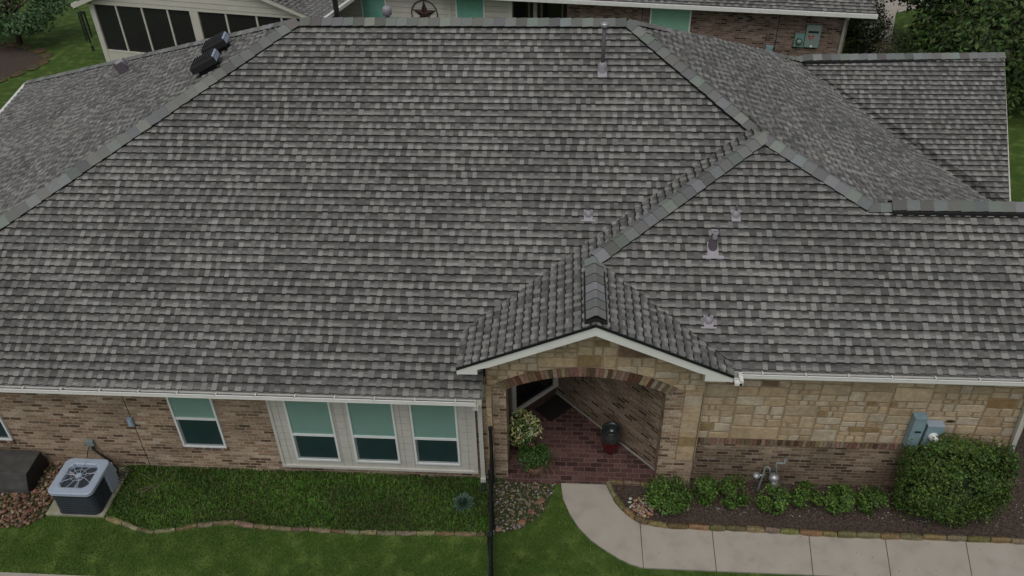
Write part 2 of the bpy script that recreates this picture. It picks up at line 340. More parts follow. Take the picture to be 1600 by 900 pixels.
# ------------------------------------------------------------------ shingles
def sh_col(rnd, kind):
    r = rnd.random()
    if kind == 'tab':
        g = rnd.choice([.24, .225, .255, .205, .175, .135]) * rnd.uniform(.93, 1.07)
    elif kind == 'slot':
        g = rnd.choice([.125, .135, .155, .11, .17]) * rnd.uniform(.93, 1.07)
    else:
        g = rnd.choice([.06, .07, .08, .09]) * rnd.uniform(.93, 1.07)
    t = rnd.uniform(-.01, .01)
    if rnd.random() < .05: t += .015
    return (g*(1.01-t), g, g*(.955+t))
def shingles(mb, pieces, zf, up, expo=.1345, seed=1, thick=.021, cell=.088, dark=.13, gain=1):
    """pieces: convex plan polygons; zf(x,y): roof height; up: plan unit vector pointing upslope; expo: exposed length along the slope"""
    rnd = random.Random(seed); pieces = [c for q in pieces for c in convexes(q)]
    ux, uy = up; ex, ey = uy, -ux          # along-eave axis
    def sv(p): return (p[0]*ex+p[1]*ey, p[0]*ux+p[1]*uy)
    pcs = [[sv(p) for p in q] for q in pieces]
    smin = min(p[0] for q in pcs for p in q)-.3; smax = max(p[0] for q in pcs for p in q)+.3
    vmin = min(p[1] for q in pcs for p in q); vmax = max(p[1] for q in pcs for p in q)
    cx = sum(p[0] for q in pieces for p in q)/sum(len(q) for q in pieces); cy = sum(p[1] for q in pieces for p in q)/sum(len(q) for q in pieces)
    slope = (zf(cx+ux*.1, cy+uy*.1)-zf(cx-ux*.1, cy-uy*.1))/.2
    cs = 1/math.sqrt(1+slope*slope); e = expo*cs
    nrm = Vector((-slope*ux*cs, -slope*uy*cs, cs))
    def P(s, v, h, v0):
        x = s*ex+v*ux; y = s*ey+v*uy
        return (x+nrm.x*h, y+nrm.y*h, zf(x, y)+nrm.z*h)
    k = 0; v = vmin
    while v < vmax:
        wob = rnd.uniform(-.004, .004)
        s = smin + rnd.uniform(0, .25); tab = rnd.random() < .5
        tint = rnd.uniform(.95, 1.05)*gain
        while s < smax:
            wd = (rnd.uniform(.75, 1.15) if tab else rnd.uniform(.7, 1.5))*cell
            v0 = v + (0 if tab else .011) + wob*.5; v1 = v+e+.004
            t0 = thick if tab else thick*.55
            hgt = v1-v0
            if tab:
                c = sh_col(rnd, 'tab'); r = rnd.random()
                if r < .7:      # dark-granule head, lighter foot
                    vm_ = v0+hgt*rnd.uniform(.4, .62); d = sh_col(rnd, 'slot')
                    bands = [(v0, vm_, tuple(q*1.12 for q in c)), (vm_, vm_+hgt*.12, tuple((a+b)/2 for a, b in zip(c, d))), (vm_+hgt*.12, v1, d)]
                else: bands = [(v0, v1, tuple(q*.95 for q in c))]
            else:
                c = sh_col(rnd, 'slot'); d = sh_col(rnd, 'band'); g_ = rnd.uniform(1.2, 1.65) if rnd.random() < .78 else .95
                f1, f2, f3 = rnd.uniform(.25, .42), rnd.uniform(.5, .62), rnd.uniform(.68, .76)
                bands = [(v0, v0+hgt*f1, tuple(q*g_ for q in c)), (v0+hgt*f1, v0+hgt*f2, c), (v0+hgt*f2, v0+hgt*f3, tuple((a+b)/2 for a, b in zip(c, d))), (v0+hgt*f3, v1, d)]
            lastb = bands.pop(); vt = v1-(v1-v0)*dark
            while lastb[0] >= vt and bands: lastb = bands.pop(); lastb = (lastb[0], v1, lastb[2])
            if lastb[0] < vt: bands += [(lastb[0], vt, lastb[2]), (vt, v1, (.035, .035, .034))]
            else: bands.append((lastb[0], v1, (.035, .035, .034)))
            for bi, (a, b, cc) in enumerate(bands):
                cc = tuple(q*tint for q in cc)
                quad = [(s, a), (s+wd, a), (s+wd, b), (s, b)]
                for cv in pcs:
                    pg = clip_convex(quad, cv)
                    if len(pg) < 3 or abs(area2(pg)) < 1e-6: continue
                    hh = lambda vv: t0*(1-.85*(vv-v)/(e)) + .004
                    top = [P(q[0], q[1], hh(q[1]), v) for q in pg]
                    if area2(pg) < 0: top = top[::-1]; pg = pg[::-1]
                    if Vector((ex, ey, 0)).cross(Vector((ux, uy, 0))).z < 0: top = top[::-1]; pg = pg[::-1]
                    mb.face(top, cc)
                    n = len(pg)
                    for i in range(n):
                        q0, q1 = pg[i], pg[(i+1) % n]
                        isb = abs(q0[1]-v0) < 1e-4 and abs(q1[1]-v0) < 1e-4
                        iss = tab and abs(q0[0]-q1[0]) < 1e-5
                        edge = (not isb) and (not iss) and abs(q0[1]-q1[1]) > 1e-5 and abs(q0[0]-q1[0]) > 1e-5
                        if isb or iss or edge:
                            bt = -.012 if isb else (-.002 if iss else -.015)
                            mb.face([P(q0[0], q0[1], hh(q0[1]), v), P(q1[0], q1[1], hh(q1[1]), v), P(q1[0], q1[1], bt, v), P(q0[0], q0[1], bt, v)],
                                    (.012, .012, .012) if isb else tuple(q*.8 for q in cc))
            s += wd; tab = not tab
        v += e; k += 1
def cap_run(mb, a, b, s1, s2, step=.2, w=.14, lift=.012, seed=5, reverse=False, pal=None, base=.032):
    """ridge / hip caps from a (high end) to b, folded over; s1,s2 unit vectors down the two roof faces"""
    rnd = random.Random(seed); a, b = Vector(a), Vector(b); d = b-a; L = d.length; d.normalize()
    s1, s2 = Vector(s1).normalized(), Vector(s2).normalized()
    up = -(s1+s2); up = up.normalized() if up.length > .05 else Vector((0, 0, 1))
    n = max(1, round(L/step)); st = L/n
    w *= 1.03; pal = pal or [(.145, .155, .148), (.125, .13, .125), (.17, .182, .174), (.105, .108, .104), (.155, .163, .155), (.185, .198, .188), (.135, .138, .132)]
    last = None
    for i in range(n):
        c = rnd.choice(pal); 
        if c is last: c = rnd.choice(pal)
        last = c; c = tuple(q*rnd.uniform(1.2, 1.35) for q in c)
        t0 = i*st - .01; t1 = (i+1)*st+rnd.uniform(-.003, .003)
        rows = []
        for t, h in ((t0, base), (t1, base+lift)):
            o = a+d*t + up*h; ww = w*rnd.uniform(.97, 1.03)
            rows.append([o+s1*ww-up*.002, o+s1*ww*.5+up*.007, o+s1*ww*.15+up*.02, o+s2*ww*.15+up*.02, o+s2*ww*.5+up*.007, o+s2*ww-up*.002])
        for j in range(5):
            q = [rows[0][j], rows[1][j], rows[1][j+1], rows[0][j+1]]
            nn = (q[1]-q[0]).cross(q[3]-q[0])
            if nn.dot(up) < 0: q = q[::-1]
            mb.face(q, c)
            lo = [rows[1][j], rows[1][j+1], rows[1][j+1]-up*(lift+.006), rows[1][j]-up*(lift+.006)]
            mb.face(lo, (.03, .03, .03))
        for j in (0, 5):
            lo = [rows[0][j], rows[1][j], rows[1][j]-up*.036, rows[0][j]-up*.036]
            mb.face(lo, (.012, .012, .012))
def down(d, n):
    """unit vector lying in the face with normal n, square to d, heading down"""
    v = Vector(d).cross(Vector(n)).normalized()
    return v

# ------------------------------------------------------------------ MAIN HOUSE geometry
SM = .64
def zM(x, y): return 2.36+SM*(y+.45)
def zRW(x, y): return zM(x, y)+.38
SG, XG, ZG = .44, 4.96, 3.82
def zGW(x, y): return ZG-SG*(XG-x)
def zGE(x, y): return ZG-SG*(x-XG)
yR = 5.44; zR = zM(0, yR)
A = Vector((-.54, yR, zR)); B = Vector((5.58, yR, zR))
F = at(0, 348, (0, -SM, 1), 2.36+SM*.45)
hd = (F-A); HE = A+hd*((zR-2.36)/(A.z-F.z))               # foot of the front west hip
WC = gz(44, 129, 2.36)                                    # far west eave corner
nW = (F-A).cross(WC-A); nW /= nW.z; dW = nW.dot(A)
def zW(x, y): return dW-nW.x*x-nW.y*y
G = Vector((XG, (ZG-2.74)/SM-.45, ZG))
HM = at(1180, 200, (0, -SM, 1), 2.36+SM*.45); H2 = Vector((7.72, (zGW(7.72, 0)-2.74)/SM-.45, zGW(7.72, 0)))
P3 = Vector((9.32, (4.36-2.74)/SM-.45, 4.36))
V1 = gz(1243, 93, 4.1); V2 = gz(1550, 318, 2.4); K2 = gz(1577, 318, 2.4); K1 = gz(1567, 90, 4.1)
# east face: gently warped sheet through its corners
ctl = [(B, 3), (HM, 1), (H2, 3), (P3, 6), (V1, 5), (V2, 4), (Vector((7.4, 7.0, 5.2)), 1)]
def solve(Am, bv):
    n = len(bv); Am = [r[:]+[b] for r, b in zip(Am, bv)]
    for i in range(n):
        p = max(range(i, n), key=lambda k: abs(Am[k][i])); Am[i], Am[p] = Am[p], Am[i]
        for k in range(n):
            if k != i:
                f = Am[k][i]/Am[i][i]; Am[k] = [x-f*y for x, y in zip(Am[k], Am[i])]
    return [Am[i][n]/Am[i][i] for i in range(n)]
def feats(x, y): u, v = x-9, y-5; return [1, u, v, u*u*.3, u*v*.3]
AtA = [[sum(w_*feats(p.x, p.y)[i]*feats(p.x, p.y)[j] for p, w_ in ctl)+(1e-3 if i == j else 0) for j in range(5)] for i in range(5)]
Atb = [sum(w_*feats(p.x, p.y)[i]*p.z for p, w_ in ctl) for i in range(5)]
cE = solve(AtA, Atb)
def zE(x, y): return sum(a*b for a, b in zip(cE, feats(x, y)))
for nm, p in (('B', B), ('HM', HM), ('H2', H2), ('P3', P3), ('V1', V1), ('V2', V2)): print('E err', nm, round(zE(p.x, p.y)-p.z, 3), [round(q, 2) for q in p])
sS = (4.1-2.4)/(V1.y-V2.y)
def zS(x, y): return 4.1-sS*(V1.y-y)
def yval(x): return (zGW(x, 0)-2.36)/SM-.45               # valley between main face and porch west face
def xy(p): return (p[0], p[1])
house = thing('house', 'brick and limestone house with a big grey shingle roof and an arched porch', 'house')

# ---- roof field
mb = MB()
XL = 3.29
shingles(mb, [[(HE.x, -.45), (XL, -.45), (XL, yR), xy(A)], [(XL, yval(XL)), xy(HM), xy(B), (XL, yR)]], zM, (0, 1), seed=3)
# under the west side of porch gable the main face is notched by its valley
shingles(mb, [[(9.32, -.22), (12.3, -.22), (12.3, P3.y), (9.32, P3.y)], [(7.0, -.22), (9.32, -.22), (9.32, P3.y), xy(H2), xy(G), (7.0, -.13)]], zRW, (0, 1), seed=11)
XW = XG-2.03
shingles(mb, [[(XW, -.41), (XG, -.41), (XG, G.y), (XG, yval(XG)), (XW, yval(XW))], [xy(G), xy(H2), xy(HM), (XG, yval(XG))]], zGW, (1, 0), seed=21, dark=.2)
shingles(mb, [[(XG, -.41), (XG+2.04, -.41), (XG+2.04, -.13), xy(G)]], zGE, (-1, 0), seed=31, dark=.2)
gl = math.hypot(nW.x, nW.y)
shingles(mb, [[xy(A), xy(HE), (HE.x-.4, WC.y-13.5), (WC.x, WC.y)]], zW, (-nW.x/gl*-1*-1, -nW.y/gl), seed=41) if False else None
upW = (nW.x, nW.y); upW = (-nW.x/gl, -nW.y/gl)
wl = Vector((-nW.y, nW.x)).normalized()                   # level direction of the west face
if wl.y > 0: wl = -wl
WE = Vector((WC.x, WC.y)) + wl*14.0
HEW = HE.copy()
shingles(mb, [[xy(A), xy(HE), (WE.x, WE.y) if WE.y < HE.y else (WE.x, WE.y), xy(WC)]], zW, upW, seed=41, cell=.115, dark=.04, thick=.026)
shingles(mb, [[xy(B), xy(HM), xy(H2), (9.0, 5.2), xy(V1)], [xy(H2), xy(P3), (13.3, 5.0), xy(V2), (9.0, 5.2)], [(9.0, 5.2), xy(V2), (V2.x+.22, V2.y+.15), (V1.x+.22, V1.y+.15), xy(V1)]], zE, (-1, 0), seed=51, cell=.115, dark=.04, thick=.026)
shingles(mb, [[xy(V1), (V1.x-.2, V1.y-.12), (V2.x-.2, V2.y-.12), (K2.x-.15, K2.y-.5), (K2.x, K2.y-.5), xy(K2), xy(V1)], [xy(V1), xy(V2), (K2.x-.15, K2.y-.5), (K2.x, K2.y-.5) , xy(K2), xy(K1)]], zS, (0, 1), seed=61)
roof = mb.build('roof', 'shingle', house)
# ---- decking under the shingles and back slopes
mb = MB(); dd = -.02
def deckf(tri, zf, n=7):
    a, b, c = [Vector((p[0], p[1])) for p in tri]
    g = lambda i, j: (lambda p: (p.x, p.y, zf(p.x, p.y)+dd))(a+(b-a)*(i/n)+(c-a)*(j/n))
    for i in range(n):
        for j in range(n-i):
            mb.face([g(i, j), g(i+1, j), g(i, j+1)])
            if i+j < n-1: mb.face([g(i+1, j), g(i+1, j+1), g(i, j+1)])
def deck(pts, zf=None): mb.face([(p[0], p[1], (zf(p[0], p[1]) if zf else p[2])+dd) for p in pts])
deck([(HE.x, -.45), (XL, -.45), (XL, yval(XL)), xy(HM), xy(B), xy(A)], zM)
deck([(7.0, -.22), (12.3, -.22), (12.3, P3.y), xy(P3), xy(H2), xy(G)], zRW)
deck([(XW, -.41), (XG, -.41), xy(G), xy(H2), xy(HM), (XW, yval(XW))], zGW)
deck([(XG, -.41), (XG+2.04, -.41), (XG+2.04, -.13), xy(G)], zGE)
deck([xy(A), xy(HE), (WE.x, WE.y), xy(WC)], zW)
for q in ([xy(B), xy(HM), (9, 5.2)], [xy(HM), xy(H2), (9, 5.2)], [xy(B), (9, 5.2), xy(V1)], [xy(H2), xy(P3), (9, 5.2)], [xy(P3), (13.3, 5.0), (9, 5.2)], [(9, 5.2), (13.3, 5), xy(V2)], [(9, 5.2), xy(V2), xy(V1)]): deckf(q, zE)
deck([xy(V1), xy(V2), (K2.x, K2.y-.5), xy(K2), xy(K1)], zS)
deck([A, B, (V1.x, V1.y, V1.z), (V1.x, V1.y+3.4, 2.4), (WC.x, WC.y, 2.36)])               # back slope
deck([V1, K1, (K1.x, K1.y+3.4, 2.4), (V1.x, V1.y+3.4, 2.4)])
deck([P3, (12.3, P3.y, P3.z), (12.3, P3.y+3.0, 2.4), (13.2, P3.y+3.0, 2.4)])
mb.build('roof_deck', 'deck', house)
# ---- hip and ridge caps
mb = MB()
nM_ = Vector((0, -SM, 1)).normalized(); nB_ = Vector((0, .5, 1)).normalized(); nWv = nW.normalized()
nE_ = Vector((.47, .03, 1)).normalized(); nGW = Vector((-SG, 0, 1)).normalized(); nGE = Vector((SG, 0, 1)).normalized(); nS_ = Vector((0, -sS, 1)).normalized()
def run(a, b, n1, n2, **k):
    a, b = Vector(a), Vector(b); d = (b-a).normalized(); r = []
    for n in (n1, n2):
        v = d.cross(n).normalized(); v = v if v.z < 0 else -v
        if abs(v.z) < 1e-4: v = v
        r.append(v)
    if r[0].dot(r[1]) > .2: r[1] = -r[1]
    cap_run(mb, a, b, r[0], r[1], **k)
run(A+Vector((.1, 0, .02)), B+Vector((-.05, 0, .02)), nM_, nB_, seed=1, w=.16, step=.2)
run(A+Vector((0, 0, .01)), HE, nM_, nWv, seed=2, w=.16, step=.2)
run(A, (WC.x, WC.y, 2.36), nWv, nB_, seed=3, w=.14)
run(B+Vector((0, 0, .01)), HM.lerp(H2, .15), nM_, nE_, seed=4, w=.15)
run(B, V1, nE_, nB_, seed=5, w=.14)
run(H2, P3.lerp(H2, .0)+Vector((0, 0, .005)), nM_, nE_, seed=6, w=.15)
run(H2+Vector((0.02, 0, .012)), G+Vector((.02, 0, .012)), nGW, nM_, seed=7, w=.145)
rv = .055
run(P3+Vector((-.05, 0, 0)), P3+Vector((.3, 0, 0)), nM_, nB_, seed=8)
mbv = MB()
def rvent(a, b, n1, n2, h=.075, w=.178):
    a, b = Vector(a), Vector(b); d = (b-a).normalized(); r = []
    for n in (n1, n2):
        v = d.cross(n).normalized(); v = v if v.z < 0 else -v; r.append(v)
    sec = [r[0]*w, Vector((0, 0, 0)), r[1]*w, r[1]*w+Vector((0, 0, h)), Vector((0, 0, h)), r[0]*w+Vector((0, 0, h))]
    for q0, q1 in ((0, 1), (1, 2), (2, 3), (3, 4), (4, 5), (5, 0)):
        mbv.face([a+sec[q0], b+sec[q0], b+sec[q1], a+sec[q1]])
    mbv.face([a+s for s in sec]); mbv.face([b+s for s in sec][::-1]); mbv.build('ridge_vent', 'blackmatte', roof); mbv.__init__()
rvent(P3+Vector((.3, 0, .0)), (12.3, P3.y, P3.z), nM_, nB_)
run(P3+Vector((.3, 0, rv)), (12.3, P3.y, P3.z+rv), nM_, nB_, seed=9, w=.155)
rvent(V1+Vector((.15, 0, 0)), K1, nS_, nB_, h=.095)
run(V1+Vector((-.05, 0, .01)), V1+Vector((.2, 0, .05)), nS_, nB_, seed=10, w=.15)
run(V1+Vector((.15, 0, .07)), K1+Vector((0, 0, .07)), nS_, nB_, seed=12, w=.155)
g0 = G+Vector((0, 0, .0))
run(G, (XG, .85, ZG), nGW, nGE, seed=13, w=.155)
rvent((XG, .9, ZG), (XG, -.35, ZG), nGW, nGE, h=.062)
run((XG, .9, ZG+.055), (XG, -.33, ZG+.055), nGW, nGE, seed=14, w=.15, pal=[(.15, .15, .148), (.17, .17, .165), (.2, .2, .195), (.13, .13, .128)])
mb.build('hip_cap', 'cap', roof)

# ---- gutters
def gutter(x0, x1, y, z, parent, name='gutter'):
    m_ = MB(); w_ = .085; h_ = .055
    m_.box((x0, y-w_, z-h_-.02), (x1, y-w_+.004, z-.008)); m_.box((x0, y-w_-.006, z-.012), (x1, y-w_+.014, z-.004))
    m_.box((x0, y-w_+.004, z-h_-.02), (x1, y, z-h_-.012)); m_.box((x0, y-.004, z-h_-.02), (x1, y+.002, z-.03))
    m_.box((x0-.004, y-w_, z-h_-.02), (x0, y, z-.01)); m_.box((x1, y-w_, z-h_-.02), (x1+.004, y, z-.01))
    g = m_.build(name, 'gutter', parent)
    m_ = MB(); m_.box((x0+.002, y-w_+.006, z-h_-.011), (x1-.002, y-.006, z-h_+.004)); m_.build('gutter_trough_floor', 'gutter_in', g)  # dark strip along the floor of the open trough
    x = x0+.35
    while x < x1: m_ = MB(); m_.box((x-.008, y-w_, z-.018), (x+.008, y+.01, z-.004)); m_.build('gutter_hanger', 'gutter', g); x += .62
    return g
gutter(-8, 3.2, -.45, 2.345, house)
gutter(7.1, 12.3, -.22, 2.865, house)
mb = MB()   # fascia and soffits
mb.box((-8, -.447, 2.2), (3.285, -.425, 2.33)); mb.box((-8, -.425, 2.2), (3.285, -.002, 2.215))
mb.box((7.02, -.217, 2.7), (12.3, -.195, 2.84)); mb.box((7.02, -.195, 2.7), (12.3, .11, 2.715))
mb.build('fascia', 'siding', house)

# ---- walls
Y0 = 0.0; YR = .13
mb = MB()
mb.box((-7.7, 0, -.3), (3.3, .2, 2.34)); 
wall_l = mb.build('brick_wall', 'brick', house)
# end wall, back volume (plain)
mb = MB(); mb.box((-7.7, .2, -.3), (-7.55, 11, 2.3)); mb.build('side_wall', 'brick', house); mb = MB(); mb.box((11.62, .33, -.3), (11.78, 6, 2.75)); mb.build('side_wall', 'brick', house)
# east wing: brick wainscot, soldier row, limestone
mb = MB(); mb.box((6.66, YR, -.3), (11.78, YR+.2, .93)); mb.build('brick_wainscot', 'brick3', house)
BR = [(.10, .06, .04), (.17, .11, .075), (.22, .155, .105), (.27, .2, .14), (.2, .12, .08), (.3, .235, .17), (.24, .165, .12)]
mb = MB(); mb.box((6.66, YR+.005, .93), (11.78, YR+.02, 1.07), (.3, .25, .19)); x = 6.665; rnd = random.Random(4)
while x < 11.77:
    c = tuple(q*rnd.uniform(.85, 1.15) for q in rnd.choice(BR)); mb.box((x, YR-.012, .935), (x+.057, YR+.01, 1.055+rnd.uniform(-.005, .005)), c); x += .0665
mb.build('soldier_course', 'brickpiece', house)
SC = [(.49, .375, .245), (.51, .40, .27), (.46, .35, .225), (.52, .42, .295), (.48, .38, .26), (.44, .335, .215), (.50, .39, .26)]
def stone_col(r):
    k = r.random()
    if k < .04: return (.29*r.uniform(.9, 1.1), .2, .10)
    if k < .055: return (.22, .14, .10)
    if k < .2: return (.50, .42, .32)
    c = r.choice(SC); g = r.uniform(.88, 1.1); return tuple(q*g for q in c)
def ashlar(mb, x0, x1, z0, z1, y, keep, seed=0, hmin=.11, hmax=.30, d=.016):
    """irregular squared stones, cut by recursive splitting; keep(polygon) clips each one"""
    r = random.Random(seed)
    def put(a, b, c, e):
        j = .022; g = .003
        pts = [(a+g+r.uniform(0, j), c+g+r.uniform(0, j)), ((a+b)/2+r.uniform(-.02, .02), c+g+r.uniform(-.004, j*.8)), (b-g-r.uniform(0, j), c+g+r.uniform(0, j)), (b-g-r.uniform(0, j), e-g-r.uniform(0, j)), ((a+b)/2+r.uniform(-.02, .02), e-g-r.uniform(-.004, j*.8)), (a+g+r.uniform(0, j), e-g-r.uniform(0, j))]
        pts = keep(pts)
        if len(pts) < 3 or abs(area2(pts)) < .0004: return
        if area2(pts) < 0: pts = pts[::-1]
        cc = stone_col(r); dp = d*r.uniform(.6, 1.2)
        cx = sum(p[0] for p in pts)/len(pts); cz = sum(p[1] for p in pts)/len(pts)
        fr = [(p[0], y-dp*.55, p[1]) for p in pts]
        inn = [(cx+(p[0]-cx)*.9 if abs(p[0]-cx) > .02 else p[0], y-dp-r.uniform(0, .004), cz+(p[1]-cz)*.88) for p in pts]
        bk = [(p[0], y+.005, p[1]) for p in pts]; n = len(pts)
        mb.face(inn, cc)
        for i in range(n):
            mb.face([fr[i], fr[(i+1) % n], inn[(i+1) % n], inn[i]], cc); mb.face([bk[i], bk[(i+1) % n], fr[(i+1) % n], fr[i]], tuple(q*.7 for q in cc))
    def split(a, b, c, e, dep):
        w_, h_ = b-a, e-c
        if h_ > hmax or (h_ > 2*hmin and r.random() < .45 and w_ < 1.2):
            if w_ > 1.1: t = a+w_*r.uniform(.4, .6); split(a, t, c, e, dep+1); split(t, b, c, e, dep+1); return
            t = c+h_*r.uniform(.36, .64); split(a, b, c, t, dep+1); split(a, b, t, e, dep+1); return
        if w_ > h_*r.uniform(1.6, 3.4) and w_ > .18:
            t = a+w_*r.uniform(.33, .67); split(a, t, c, e, dep+1); split(t, b, c, e, dep+1); return
        put(a, b, c, e)
    split(x0, x1, z0, z1, 0)
mb = MB(); ashlar(mb, 6.68, 11.80, 1.07, 2.72, YR, lambda p: p, seed=8)
so_ = mb.build('limestone_wall', 'stone', house)
mb = MB(); mb.box((6.66, YR, 1.06), (11.78, YR+.2, 2.74)); mb.build('mortar_bed', 'mortar', so_)

# ---- porch: piers, arch, gable
YP = .03; PX0, PX1 = 3.29, 6.74; OL, OR = 3.62, 6.14; ZS, ZC = 2.13, 2.45
hw = (OR-OL)/2; rise = ZC-ZS; RA = (hw*hw+rise*rise)/(2*rise); ACX = (OL+OR)/2; ACZ = ZC-RA
th = math.asin(hw/RA)
mb = MB()
mb.box((3.40, YP, -.3), (OL, YP+.42, ZS)); mb.box((3.30, YP+.03, -.3), (3.40, YP+.42, ZS)); mb.build('brick_pier', 'brick', house); mb = MB()
mb.box((OR, YP, -.3), (6.42, YP+.42, ZS)); mb.box((6.42, YP+.004, -.3), (PX1-.02, YP+.3, .62))
pier = mb.build('brick_pier', 'brick', house)
# arch ring of soldier bricks (front) and brick soffit
mb = MB(); rnd = random.Random(12); n = 44; RB = RA+.17
for i in range(n):
    t0 = -th*1.06+2.12*th*i/n; t1 = -th*1.06+2.12*th*(i+1)/n; g = .0012
    c = tuple(q*rnd.uniform(.85, 1.2) for q in rnd.choice(BR)); yy = YP-.02-rnd.uniform(0, .004)
    pts = [(ACX+RA*math.sin(t0+g), yy, ACZ+RA*math.cos(t0+g)), (ACX+RA*math.sin(t1-g), yy, ACZ+RA*math.cos(t1-g)), (ACX+RB*math.sin(t1-g), yy, ACZ+RB*math.cos(t1-g)), (ACX+RB*math.sin(t0+g), yy, ACZ+RB*math.cos(t0+g))]
    mb.prism(pts, (0, .05, 0), c)
for i in range(30):
    t0 = -th+2*th*i/30; t1 = -th+2*th*(i+1)/30
    mb.face([(ACX+RA*math.sin(t0), YP-.01, ACZ+RA*math.cos(t0)), (ACX+RA*math.sin(t1), YP-.01, ACZ+RA*math.cos(t1)), (ACX+RA*math.sin(t1), YP+.42, ACZ+RA*math.cos(t1)), (ACX+RA*math.sin(t0), YP+.42, ACZ+RA*math.cos(t0))], rnd.choice(BR))
mb.build('arch_ring', 'brickpiece', house)
# backing behind stones above the arch
mb = MB(); K = 36; yb = YP
def arc(x): 
    dx = x-ACX
    return ACZ+math.sqrt(max(RA*RA-dx*dx, 0)) if abs(dx) < hw else ZS
def gtop(x): return ZG-.22-SG*abs(x-XG)
xs = [PX0+.02]+[OL+(OR-OL)*i/K for i in range(K+1)]+[PX1-.02]
for a, b in zip(xs[:-1], xs[1:]):
    za, zb = arc(a), arc(b)
    if a < OL-1e-6 or b > OR+1e-6: za = zb = ZS
    for y_, fl in ((yb, 1), (yb+.42, -1)):
        q = [(a, y_, za+.02), (b, y_, zb+.02), (b, y_, gtop(b)), (a, y_, gtop(a))]; mb.face(q[::fl])
mb.build('gable_backing', 'mortar', house)
def keep_gable(p):
    p = clip_half(p, -SG, 1, ZG-.235-SG*XG) if p else p
    if len(p) >= 3: p = clip_half(p, SG, 1, ZG-.235+SG*XG)
    if len(p) < 3: return []
    if any(math.hypot(q[0]-ACX, q[1]-ACZ) < RB+.01 for q in p) or math.hypot(sum(q[0] for q in p)/len(p)-ACX, sum(q[1] for q in p)/len(p)-ACZ) < RB:
        cx = sum(q[0] for q in p)/len(p)
        cx = min(max(cx, ACX-hw*1.06), ACX+hw*1.06)
        t = math.asin(max(-1, min(1, (cx-ACX)/RB))); nx, nz = math.sin(t), math.cos(t)
        p = clip_half(p, -nx, -nz, -(RB+.012+nx*ACX+nz*ACZ))
        if len(p) < 3: return []
        if cx < OL-.2 or cx > OR+.2: pass
    return p
mb = MB(); ashlar(mb, 3.31, 6.72, 2.2, 3.65, YP, keep_gable, seed=15, hmin=.1, hmax=.25)
# quoins beside the piers
rnd = random.Random(3)
for (qa, qb, zb) in ((3.30, 3.395, .1), (6.425, 6.70, .63)):
    z = zb
    while z < 2.2:
        h = rnd.uniform(.12, .26); h = min(h, 2.2-z) if 2.2-z < .3 else h
        if h < .03: break
        c = stone_col(rnd); mb.box((qa+rnd.uniform(0, .006), YP-.02-rnd.uniform(0, .01), z+.006), (qb-rnd.uniform(0, .01), YP+.1, z+h-.006), c, jit=.003); z += h
mb.build('gable_stone', 'stone', house)
mb = MB(); mb.box((6.42, YP+.002, .6), (6.71, YP+.3, 2.2)); mb.box((6.72, YP+.01, .62), (6.74, YP+.3, 2.3)); mb.build('quoin_bed', 'mortar', house)
# thin brick row under the rakes
mb = MB(); rnd = random.Random(77)
for sgn in (-1, 1):
    L = 1.72/math.cos(math.atan(SG)); k = int(L/.0667)
    for i in range(k):
        s0 = .03+i*.0667; ca, sa = math.cos(math.atan(SG)), math.sin(math.atan(SG))
        def q(s, t): return (XG+sgn*(s*ca - t*sa*1), YP-.025, ZG-.215-s*sa-t*ca)
        c = tuple(v*rnd.uniform(.7, 1.1) for v in rnd.choice(BR[:5]))
        mb.prism([q(s0, 0), q(s0+.058, 0), q(s0+.058, .045), q(s0, .045)], (0, .03, 0), c)
mb.build('rake_brick_row', 'brickpiece', house)
# rake boards and boxed returns
mb = MB(); yf = -.40; hb = .135
for sgn, xe in ((-1, XW), (1, XG+2.04)):
    ex_ = abs(xe-XG); z0 = ZG-.035; z1 = ZG-.035-SG*ex_
    pts = [(XG, yf, z0), (xe, yf, z1), (xe, yf, z1-.075), (XG+sgn*1.55, yf, z0-SG*1.55-hb-.02), (XG, yf, z0-hb-.04)]
    if sgn < 0: pts = pts[::-1]
    mb.prism(pts[::-1], (0, .03, 0))
    # box return
    xr = XG+sgn*(1.72 if sgn < 0 else 1.63); zt = ZG-.04-SG*abs(xr-XG); zbm = z1-.085
    pr = [(xe, yf-.004, z1-.03), (xr, yf-.004, zt-.05), (xr, yf-.004, zbm), (xe, yf-.004, zbm)]
    if sgn > 0: pr = pr[::-1]
    mb.prism(pr, (0, .42, 0))
    # soffit
    mb.face([(XG, yf+.03, z0-hb), (xe, yf+.03, z1-hb), (xe, YP, z1-hb), (XG, YP, z0-hb)])
mb.build('rake_board', 'green_fascia', house)
mb = MB()
for sgn, xe in ((-1, XW), (1, XG+2.04)):
    ex_ = abs(xe-XG)
    pts = [(XG, -.425, ZG+.006), (xe, -.425, ZG+.006-SG*ex_), (xe, -.425, ZG-.034-SG*ex_), (XG, -.425, ZG-.034)]
    mb.prism(pts if sgn < 0 else pts[::-1], (0, .035, 0))
mb.build('drip_edge', 'drip', house)
# right rake of the far wing, west eave trim, bargeboard
mb = MB(); mb.prism([(WC.x-.02, WC.y, 2.36), (WE.x-.02, WE.y, 2.36), (WE.x-.02, WE.y, 2.26), (WC.x-.02, WC.y, 2.26)], (-.09, 0, 0))
mb.build('west_gutter', 'gutter', house)
mb = MB(); 
kk = Vector(K2)+Vector(((K2.x-K1.x)*.15, (K2.y-K1.y)*.15, (K2.z-K1.z)*.15))
mb.prism([Vector(K1)+Vector((.0, 0, .02)), kk+Vector((.0, 0, .02)), kk+Vector((0, 0, -.15)), Vector(K1)+Vector((0, 0, -.15))], (.03, 0, 0)); mb.build('far_rake_board', 'siding', house)
